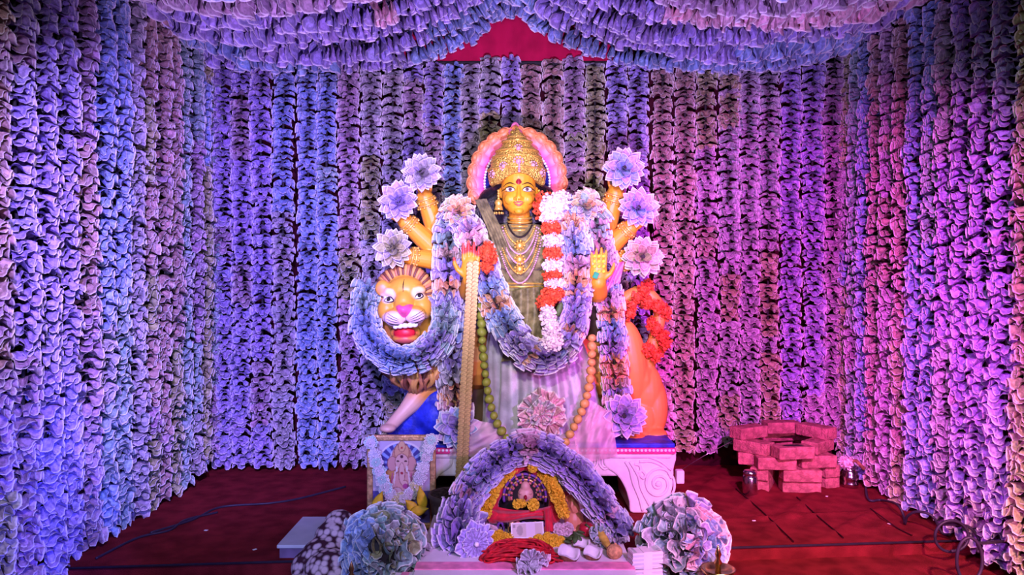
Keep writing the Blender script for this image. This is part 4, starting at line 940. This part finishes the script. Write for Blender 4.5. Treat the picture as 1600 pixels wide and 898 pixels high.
# red thread hank
hk = MB(); rng = np.random.default_rng(11); hc_ = on(812, 872)
for k in range(46):
    a0 = rng.uniform(0, 6); lx = rng.uniform(.07, .155); ly = rng.uniform(.02, .06); cx = rng.uniform(-.035, .03); cy = rng.uniform(-.03, .03); ro_ = rng.uniform(-.5, .35); hz = rng.uniform(.008, .055)
    pts = []
    for t in np.linspace(0, 2*PI, 27)[:-1]:
        x = lx*math.cos(t); y = ly*math.sin(t+.3*math.sin(t)); X = x*math.cos(ro_)-y*math.sin(ro_)+cx; Y = x*math.sin(ro_)+y*math.cos(ro_)+cy
        pts.append(hc_+Vector((X, Y, .006+hz*max(.1, 1-(X/.17)**2)+.006*math.sin(3*t+a0))))
    hk.add(tube(pts, .0042, 6, closed=True))
tag(part('thread_hank', hk, M['redthread'], None), 'tangled hank of red sacred thread on the front of the table', 'thread')
# coconuts, fruit
def coconut(label, px, py, s, tilt, yaw):
    c = on(px, py)+Vector((0, 0, .03*s)); t = thing('coconut_half', label, 'coconut', c-Vector((0, 0, .03*s)), 'broken coconut halves'); rot = Matrix.Rotation(yaw, 3, 'Z') @ Matrix.Rotation(tilt, 3, 'X'); k = .043*s
    outer = [(k*math.sin(a), -k*math.cos(a)) for a in np.linspace(0.05, PI/2, 9)]; inner = [(k*.93, 0), (k*.82, .001), (k*.72, -k*.3), (k*.55, -k*.55), (k*.25, -k*.7), (.001, -k*.74)]
    def place(prof):
        vv, ff = lathe(prof, (0, 0, 0), 22, cap=False); return [c+rot @ (Vector(p)+Vector((0, 0, .2*k*math.sin(3*math.atan2(p[1], p[0])+label.__len__())*(p[2] > -.2*k)))) for p in vv], ff
    part('shell', place(outer), M['coco'], t); part('flesh', place([outer[-1]]+inner), M['cocowhite'], t)
coconut('largest broken coconut half, left of the three', 889, 874, 1.05, .34, .3); coconut('broken coconut half at the back of the three', 909, 857, .85, .28, -.5); coconut('broken coconut half, right of the three', 926, 872, .9, .3, -.15)
wa = part('wood_apple', MB().add(ellipsoid(on(960, 872)+Vector((0, 0, .028)), (.033, .033, .030), None, 18, 12)).add(ellipsoid(on(960, 872)+Vector((.004, 0, .058)), (.006, .006, .006), None, 8, 6)), M['bel']); tag(wa, 'round brown fruit on the right corner of the table', 'fruit')
bn = thing('banana', 'yellow banana lying behind the coconut halves', 'fruit', on(938, 855))
q = spline([on(922, 842)+Vector((0, 0, .05)), on(935, 848)+Vector((0, 0, .05)), on(946, 857)+Vector((0, 0, .03)), on(953, 866)+Vector((0, 0, .018))], 14)
part('peel', tube(q, [.005, .012, .016, .018, .019, .019, .019, .018, .018, .017, .015, .012, .008, .005], 9), M['banana'], bn); part('stem', tube([q[0], q[0]+Vector((-.02, .01, .012))], .005, 6), M['green'], bn)
ap = thing('apple', 'dark red apple beside the arch behind the coconuts', 'fruit', on(916, 838)); part('peel', lathe([(.006, .052), (.018, .06), (.03, .052), (.034, .035), (.028, .012), (.012, .0), (.002, .003)], on(916, 838), 18), M['apple'], ap); part('stalk', tube([on(916, 838)+Vector((0, 0, .05)), on(917, 836)+Vector((0, 0, .072))], .002, 5), M['coco'], ap)
de = MB().add(ellipsoid(sp(896, 793, -.02), (.03, .03, .045), None, 14, 10)).add(ellipsoid(sp(895, 778, -.02), (.022, .022, .026), None, 14, 10)).add(ellipsoid(sp(897, 815, -.02), (.045, .04, .06), None, 14, 10)).add(tube([sp(895, 780, -.04), sp(893, 792, -.05), sp(897, 800, -.05)], [.01, .008, .005], 8)).add(ellipsoid(sp(888, 779, -.01), (.016, .006, .018))).add(ellipsoid(sp(903, 779, -.01), (.016, .006, .018))).add(tube([sp(895, 772, -.02), sp(895, 764, -.02)], [.016, .004], 10)).add(box(sp(897, 832, -.02), (.09, .08, .05)))
ido, _ = sculpt('clay_figurine', de, .004, 3, PAINT, None, lambda co: np.tile(np.array((.72, .28, .14)), (len(co), 1))); tag(ido, 'small orange clay figurine between the shrine and the arch', 'figurine')
def crumple(label, px, py, z, cols, seed, s=.06):
    c = on(px, py, z)+Vector((0, 0, .03)); t = thing('crumpled_notes', label, 'banknotes', c-Vector((0, 0, .03)))
    for k in range(7): inst('folded_note', FULL[(seed+k) % 10], trs(c+Vector((random.uniform(-.045, .045), random.uniform(-.03, .03), random.uniform(-.008, .02))), Matrix.Rotation(random.uniform(0, 6), 3, 'X') @ Matrix.Rotation(random.uniform(0, 6), 3, 'Z'), s*random.uniform(.5, .85)), t, jit(random.choice(cols)))
crumple('crumpled grey notes at the front edge of the table', 838, 892, TZ, ('grey', 'pink', 'grey'), 3)
crumple('crumpled grey green notes at the right foot of the arch', 950, 850, TZ, ('grey', 'teal'), 5)

# ================================================================ framed picture with a garland of rosettes
FD = 3.8
pf = thing('framed_picture', 'gilt framed picture of an elephant-headed deity with blue rays', 'picture', (wx(627, FD), FD, 0))
fx0, fx1, fz1 = wx(574, FD), wx(681, FD), wz(679, FD); fw = .030
for nm, c, s in (('frame_rail', ((fx0+fx1)/2, FD, fz1-fw/2), (fx1-fx0, .03, fw)), ('frame_rail', ((fx0+fx1)/2, FD, fw/2), (fx1-fx0, .03, fw)), ('frame_stile', (fx0+fw/2, FD, fz1/2), (fw, .032, fz1)), ('frame_stile', (fx1-fw/2, FD, fz1/2), (fw, .032, fz1))):
    part(nm, box(c, s), M['wood_gold'], pf, False, bevel=.007)
NXG, NYG = 120, 160
mb = MB().add(gridmesh(lambda u, v: (fx0+fw*.8+(fx1-fx0-1.6*fw)*u, FD-.004, fw*.8+(fz1-1.6*fw)*v), NXG, NYG))
def picture(co):
    x = 800+co[:, 0]/FD*F; y = 449+(CZ-co[:, 2])/FD*F; c = np.tile(np.array((.06, .05, .30)), (len(co), 1))
    def put(m, col, k=1.0): c[m] = c[m]*(1-k)+np.array(col)*k
    def E(px, py, rx, ry): return ((x-px)/rx)**2+((y-py)/ry)**2 < 1
    a = np.arctan2(y-728, x-628); rr = np.hypot(x-628, y-730)
    put(np.sin(a*19) > .15, (.30, .45, .85)); put(rr > 40, (.62, .55, .70)); put((rr > 38) & (rr < 41), (.85, .80, .85))
    put(y > 766, (.10, .08, .34)); put(E(628, 790, 34, 20), (.30, .24, .55))
    def O(px, py, rx, ry, col, w=1.1, line=(.30, .10, .08)):
        put(E(px, py, rx+w, ry+w), line, .8); put(E(px, py, rx, ry), col)
    put(E(628, 724, 20, 30), (.85, .78, .80), .8); O(628, 717, 15, 25, (.70, .34, .22)); O(628, 706, 11, 14, (.78, .46, .26)); O(628, 697, 5, 8, (.80, .52, .28))
    O(611, 753, 13, 20, (.66, .34, .10)); O(647, 753, 13, 20, (.72, .36, .34)); O(628, 760, 16, 24, (.78, .44, .38))
    O(613, 724, 7, 11, (.74, .40, .36)); O(643, 724, 7, 11, (.74, .40, .36)); O(628, 721, 10, 12, (.86, .56, .48))
    O(628, 739, 4.2, 16, (.88, .58, .50)); O(632, 754, 5, 3.5, (.88, .58, .50)); put(E(628, 740, 3.4, 15), (.88, .58, .50)); put(E(628, 713, 2.6, 2.6), (.10, .01, .05)); put(E(622, 720, 2.4, 1.3), (.08, .02, .02)); put(E(634, 720, 2.4, 1.3), (.08, .02, .02)); put(E(628, 738.5, 2.2, 2.2), (.45, .02, .05)); put(E(628, 699, 1.8, 1.8), (.55, .04, .05))
    for s in (-1, 1):
        put(E(628+s*8, 732, 1.6, 5), (.92, .88, .84)); put((np.abs(x-628-s*10-(y-735)*.12*s) < 1.3) & (y > 736) & (y < 768), (.88, .74, .72)); put((np.abs(x-628-s*14-(y-735)*.12*s) < .9) & (y > 738) & (y < 768), (.55, .10, .25))
    put(E(634, 759, 5, 4), (.50, .08, .30)); O(620, 767, 8, 6, (.72, .52, .50)); put(E(612, 782, 9, 10), (.72, .42, .12))
    c[:] = c*.78
    return c
painted('picture_print', mb, picture, pf, PRINT)
part('backing_board', box(((fx0+fx1)/2, FD+.012, fz1/2), (fx1-fx0-.02, .012, fz1-.02)), M['dark'], pf, False)
rg = thing('rosette_garland', 'garland of white pleated note rosettes hung round the framed picture', 'garland', P(625, 783, 3.75))
RP = [(580, 691), (585, 711), (588, 722), (593, 736), (597, 749), (602, 761), (609, 772), (674, 687), (670, 700), (666, 713), (661, 731), (656, 747), (650, 760), (641, 771), (631, 778), (619, 780)]
part('thread', MB().add(tube(spline([P(x, y, 3.765) for x, y in RP[:7]+[RP[15], RP[14]]+RP[13:6:-1]], 50), .003, 5)), M['cord'], rg)
for k, (x, y) in enumerate(RP):
    rosette(None, x, y, 3.75-.006*(k % 3), 11.5, ('grey', 'grey', 'teal') if k < 12 else ('olive', 'grey'), (random.uniform(-.25, .25), -1, random.uniform(-.1, .3)), 2, parent=rg)
for o in rg.children:
    if o.name.startswith('pleated_note'): c = o.color; o.color = (min(1, c[0]*1.55), min(1, c[1]*1.6), min(1, c[2]*1.55), 1)
for lab, px, py, d, L, a in (('yellow leaf at the lower left corner of the picture', 591, 783, 3.68, .06, .4), ('yellow leaf standing at the lower right corner of the picture', 659, 778, 3.66, .065, -.15), ('yellow leaf lying flat below the picture', 655, 797, 3.62, .05, 1.3), ('small yellow leaf below the rosettes', 643, 790, 3.64, .045, -.7), ('orange leaf beside the left frame stile', 598, 797, 3.66, .045, -.3)):
    vf = gridmesh(lambda u, v: P(px, py, d)+Matrix.Rotation(a, 3, 'Y') @ Vector(((u-.5)*.045*math.sin(PI*min(.98, max(.02, v**.8)))*1.2, -.012*math.cos((u-.5)*3)-.01*v, (v-.5)*2*L)), 8, 12)
    lo = part('leaf', vf, M['leaf']); tag(lo, lab, 'leaf'); s_ = lo.modifiers.new('t', 'SOLIDIFY'); s_.thickness = .002
# ---- pot of soil
pt = thing('soil_pot', 'dark pot filled with soil beside the picture', 'pot', (wx(705, 3.6), 3.6, 0)); pc = (wx(705, 3.6), 3.6, 0)
part('pot_body', lathe([(.075, 0), (.08, .02), (.092, .12), (.106, .215), (.114, .222), (.114, .238), (.102, .238), (.098, .20)], pc, 28, cap=False), M['pot'], pt)
part('soil', gridmesh(lambda u, v: Vector(pc)+Vector((.104*v*math.cos(2*PI*u), .104*v*math.sin(2*PI*u), .228+.022*(1-v*v)+.006*math.sin(u*40+v*9)*v*(1-v)*3+.004*math.sin(v*31+u*13))), 40, 10), M['soil'], pt)
pe = part('pebble', ellipsoid(P(692, 777, 3.53), (.011, .008, .006), None, 10, 7), M['white']); tag(pe, 'small white pebble on the soil in the pot', 'pebble')
# ---- bouquets of folded notes
def bouquet(label, px, py, d, r, cols, seed):
    rng = np.random.default_rng(seed); c = P(px, py, d); t = thing('note_bouquet', label, 'bouquet', (c.x, c.y, -.07))
    part('core', lathe([(.07, -.07-c.z), (.09, -.02-c.z), (.12, .02), (.10, .09), (.04, .12)], c, 18), M['cord'], t); n = 150
    for k in range(n):
        z = 1-1.62*(k+.5)/n; a = k*2.39996+rng.uniform(-.15, .15); s = math.sqrt(max(0, 1-z*z)); nn = Vector((s*math.cos(a), s*math.sin(a), z))
        p = c+Vector((nn.x*r[0], nn.y*r[1], nn.z*r[2])); col = cols(nn)
        if k % 5 < 3:
            e = nn.orthogonal().normalized(); e.rotate(Quaternion(nn, rng.uniform(0, 6.28))); m_ = basis((-nn).cross(e), -nn, e)
            inst('folded_note', HALF[int(rng.integers(20))], trs(p-nn*.05, m_, .08*rng.uniform(.85, 1.15)), t, jit(col))
        else:
            dn = (nn+Vector((0, -.25, 0))+Vector(rng.normal(size=3))*.16).normalized()
            x = (Vector((0, 0, 1))-dn*dn.z); x = x.normalized() if x.length > .05 else dn.orthogonal().normalized()
            x.rotate(Quaternion(dn, rng.uniform(-.7, .7)))
            inst('looped_note', LOOP, trs(p-dn*.035, basis(x, dn.cross(x), dn), .058*rng.uniform(.8, 1.15)), t, jit(col))
bouquet('round bouquet of folded blue and grey green notes at the lower left', 600, 862, 3.05, (.165, .15, .165), lambda n: 'blue' if n.x < -.25 else random.choice(('teal', 'grey', 'teal', 'olive')), 1)
bouquet('round bouquet of folded grey and lilac notes at the lower right', 1064, 850, 3.05, (.165, .15, .185), lambda n: random.choice(('teal', 'grey')) if n.x < .1 else random.choice(('lav', 'blue', 'pink')), 2)
# ---- banded bundles
def bundle(label, c, yaw, base, band):
    t = thing('note_bundle', label, 'banknotes', c-Vector((0, 0, .032)), 'banded bundles of notes'); rot = Matrix.Rotation(yaw, 3, 'Z')
    for k in range(8): part('note_layer', box(c+Vector((random.uniform(-.002, .002), random.uniform(-.002, .002), -.028+.008*k)), (.125, .064, .0074), rot), M['tablecloth'] if k % 2 else M['board'], t, False)
    part('paper_band', box(c, (.035, .067, .068), rot), band, t, False)
    printed_note('top_note', c+Vector((0, 0, .0345)), rot @ Matrix.Rotation(-R(90), 3, 'X'), .12, .06, t, base)
for k in range(4):
    bundle(('lowest', 'second lowest', 'second highest', 'topmost')[k]+' banded note bundle in the stack beside the lower right bouquet', Vector((wx(1008, 2.92), 2.92, -.07+.034+.069*k)), .12+.06*(k % 2), (.42, .50, .44), M['tablecloth'])
for k in range(3):
    bundle(('lowest', 'middle', 'topmost')[k]+' banded note bundle in the stack in front of the lower left bouquet', Vector((wx(633, 2.83), 2.83, -.07+.034+.069*k)), -.06+.07*(k % 2), (.50, .54, .44), M['ribbon'])
lp = [(.075, -.07), (.078, -.055), (.05, -.04), (.018, -.02), (.014, .03), (.022, .05), (.014, .07), (.016, .12), (.03, .138), (.058, .148), (.067, .168), (.062, .168), (.045, .152), (.012, .15), (.010, .175), (.016, .19), (.008, .205), (.013, .222), (.004, .25), (.001, .258)]
def lamp(label, px, d, m, sc):
    x = wx(px, d); t = thing('oil_lamp', label, 'lamp', (x, d, -.07)); part('lamp_stem', lathe([(r*sc, -.07+(z+.07)*sc) for r, z in lp[:9]], (x, d, 0), 24), m, t); part('lamp_dish', lathe([(r*sc, -.07+(z+.07)*sc) for r, z in lp[8:14]], (x, d, 0), 24), m, t); part('finial', lathe([(r*sc, -.07+(z+.07)*sc) for r, z in lp[13:]], (x, d, 0), 18), m, t)
lamp('brass oil lamp in front of the lower right bouquet', 1122, 2.82, M['brass'], 1.0); lamp('copper oil lamp in front of the lower left bouquet', 549, 2.80, M['copper'], .83)
fc = MB()
for px, py, d, r in ((522, 838, 3.3, .09), (505, 868, 3.22, .10), (490, 885, 3.2, .10), (530, 815, 3.35, .07), (515, 890, 3.1, .11), (540, 850, 3.35, .1)): fc.add(ellipsoid(P(px, py, d), (r, r*.9, r*.8), None, 14, 10))
fc.add(box((wx(510, 3.2), 3.22, -.02), (.26, .3, .1)))
fo_, _ = sculpt('floral_cloth', fc, .012, 3, M['floral'], None); tag(fo_, 'crumpled dark floral cloth behind the lower left bouquet', 'cloth')
# ---- pale board lying on a low box
bx = thing('low_box', 'low box with a pale grey board on top, left on the carpet', 'box', (-.93, 3.58, 0))
part('box_side', box((-.93, 3.58, .022), (.29, .40, .044)), M['violetboard'], bx, False); part('board_top', box((-.93, 3.58, .055), (.31, .42, .016)), M['board'], bx, False, bevel=.003)

# ================================================================ loose bricks, vessels, cables
def bk(): return MB().add(box((0, 0, 0), (.228, .108, .073)))
bme = bk(); bme.add(box((0, 0, .0372), (.15, .05, .001)))
BRK = shared('clay_brick', box((0, 0, 0), (.228, .108, .073)), M['brick'], False)
bricks = [  # px, py of the lower front middle, layer, yaw degrees, label
 (1203, 769, 0, 62, 'bottom brick at the left front corner of the brick stack'), (1256, 771, 0, -6, 'bottom brick at the front of the stack, long side showing'), (1294, 764, 0, -70, 'bottom brick at the right front corner of the stack'),
 (1203, 752, 1, 60, 'second layer brick at the left front corner, beside the steel canister'), (1257, 754, 1, -5, 'second layer brick at the front, directly on the bottom front brick'), (1295, 747, 1, -72, 'second layer orange brick at the right front corner'),
 (1176, 727, 2, 75, 'third layer brick at the far left, short end showing'), (1217, 735, 2, -5, 'third layer brick at the front left, long side showing'), (1281, 732, 2, 7, 'third layer brick at the front right, long side showing'),
 (1188, 713, 3, -48, 'fourth layer brick at the left, dark side and lit end'), (1246, 719, 3, 9, 'fourth layer brick jutting out at the front with a hollow painted dark on top'), (1290, 711, 3, 42, 'fourth layer brick at the right, corner towards the front'),
 (1178, 688, 4, 28, 'top layer brick at the left'), (1226, 678, 4, 5, 'top layer brick at the back, long side showing'), (1288, 688, 4, -58, 'top layer brick at the right, lit end showing')]
back = [(1195, 731, 0, 50), (1250, 735, 0, 0), (1200, 715, 1, 40), (1255, 717, 1, 5), (1215, 704, 2, -10), (1275, 702, 2, 12), (1218, 690, 3, 8), (1272, 689, 3, -10)]
def brick(px, py, ly, yaw, label):
    z = .0365+.0735*ly; d = (CZ-(z-.0365))*F/(py-449); ext = abs(math.sin(R(yaw)))*.114+abs(math.cos(R(yaw)))*.054
    p = P(px, py, d); o = link('brick', BRK, trs((p.x*(d+ext)/d if False else p.x, d+ext, z), Matrix.Rotation(R(yaw), 3, 'Z'), 1)); tag(o, label, 'brick', 'loose bricks stacked in a ring')
    b_ = o.modifiers.new('bevel', 'BEVEL'); b_.width = .006; b_.segments = 2; return o
for a in bricks:
    o = brick(*a)
    if 'hollow' in a[4]:
        q = o.matrix_basis.translation; part('frog_shade', tube([q+Matrix.Rotation(R(a[3]), 3, 'Z') @ Vector((s*.07, 0, .0372)) for s in (-1, -.5, 0, .5, 1)], [.008, .022, .024, .022, .008], 10, flat=.05, up=(0, 0, 1)), M['dark'], o, label='flat dark patch painted as the shade of the hollow in the brick top')  # shade of the hollow painted as a flat dark patch, no real recess
for k, a in enumerate(back): brick(*a, f'{("bottom", "bottom", "second layer", "second layer", "third layer", "third layer", "fourth layer", "fourth layer")[k]} brick at the back {("left", "right")[k % 2]} of the stack, half hidden')
cx_, cd = wx(1172, 4.40), 4.40
can = thing('steel_canister', 'steel canister standing left of the bricks', 'canister', (cx_, cd, 0))
part('canister_body', lathe([(.040, 0), (.044, .006), (.044, .11), (.040, .118), (.036, .122)], (cx_, cd, 0), 28), M['steel'], can); part('lid', lathe([(.038, .122), (.040, .126), (.040, .142), (.034, .150), (.01, .153)], (cx_, cd, 0), 28), M['steel'], can)
kx, kd = wx(1328, 4.58), 4.58
kp = thing('steel_pot', 'ribbed steel water pot right of the bricks', 'pot', (kx, kd, 0))
part('pot_body', lathe([(.035, 0), (.048, .008), (.05, .03), (.044, .04), (.05, .05), (.052, .075), (.045, .085), (.048, .095), (.036, .108), (.030, .118), (.042, .128), (.040, .130), (.028, .118)], (kx, kd, 0), 26), M['steel'], kp)
part('flower', clump(MB(), (kx-.03, kd-.01, .155), .03, 60, .02, 9), M['pinkflower'], kp, False); part('stick', tube([(kx-.02, kd, .16), (kx+.03, kd-.02, .17), (kx+.075, kd-.03, .12)], .012, 8), M['coco'], kp)
def cable(label, pts, r, m=None, n=80, name='cable'):
    o = part(name, tube(spline(pts, n), r, 7), m or M['cable']); tag(o, label, 'cable'); return o
def fl_(px, py, z=.012): d = (CZ-z)*F/(py-449); return P(px, py, d)
cable('black cable with one tall loop curling along the right wall', [fl_(1352, 752), fl_(1357, 780), fl_(1378, 781), P(1402, 788, 4.0), P(1412, 806, 3.95), P(1414, 818, 3.85), P(1418, 806, 3.8), P(1434, 799, 3.75), P(1457, 806, 3.7), fl_(1472, 832), fl_(1485, 835, .02)], .007)
def coil(label, cx, cy, rx, ry, d, turns, tail):
    pts = [P(cx+rx*math.cos(t), cy-ry*math.sin(t)*(1+.05*math.sin(t*.7)), d+.03*t/6) for t in np.linspace(-1.6, -1.6+turns*2*PI, int(14*turns))]
    cable(label, pts+tail, .007, n=120)
coil('black cable coil standing on the carpet by the right wall', 1487, 838, 26, 24, 3.45, 1.6, [P(1512, 822, 3.5), P(1530, 845, 3.48), P(1528, 862, 3.4)])
coil('nearest black cable coil at the lower right corner', 1515, 875, 20, 34, 3.08, 1.4, [P(1540, 848, 3.15), P(1570, 846, 3.3), P(1590, 852, 3.35)])
cable('thin dark cable lying across the carpet at the left', [fl_(235, 832, .006), fl_(300, 812, .006), fl_(345, 792, .006), fl_(420, 786, .006), fl_(470, 778, .006), fl_(540, 760, .006)], .006)
cable('second thin cable on the carpet, close to the left wall', [fl_(150, 872, .006), fl_(215, 840, .006), fl_(265, 828, .006), fl_(290, 812, .006), fl_(340, 800, .006)], .006)
wi = part('thin_wire', tube(spline([fl_(1058, 738, .01), P(1100, 712, 4.6), P(1150, 686, 4.75)], 20), .0022, 5), M['wire']); tag(wi, 'thin pale wire stretched between the plinth and the bricks', 'wire')
for k, (px, py, lab) in enumerate(((1178, 813, 'tiny white paper scrap on the carpet right of the lower right bouquet'), (1292, 775, 'tiny white paper scrap just below the brick stack'), (1390, 818, 'tiny white paper scrap near the black cable by the right wall'), (322, 828, 'tiny white paper scrap on the carpet near the left wall'), (398, 858, 'tiny white paper scrap just left of the low box'))):
    o = part('paper_scrap', box(fl_(px, py, .004+floor_z(*fl_(px, py, .004)[:2])), (.018, .012, .002), Matrix.Rotation(k, 3, 'Z')), M['white'], None, False); tag(o, lab, 'paper scrap', 'paper scraps on the carpet')
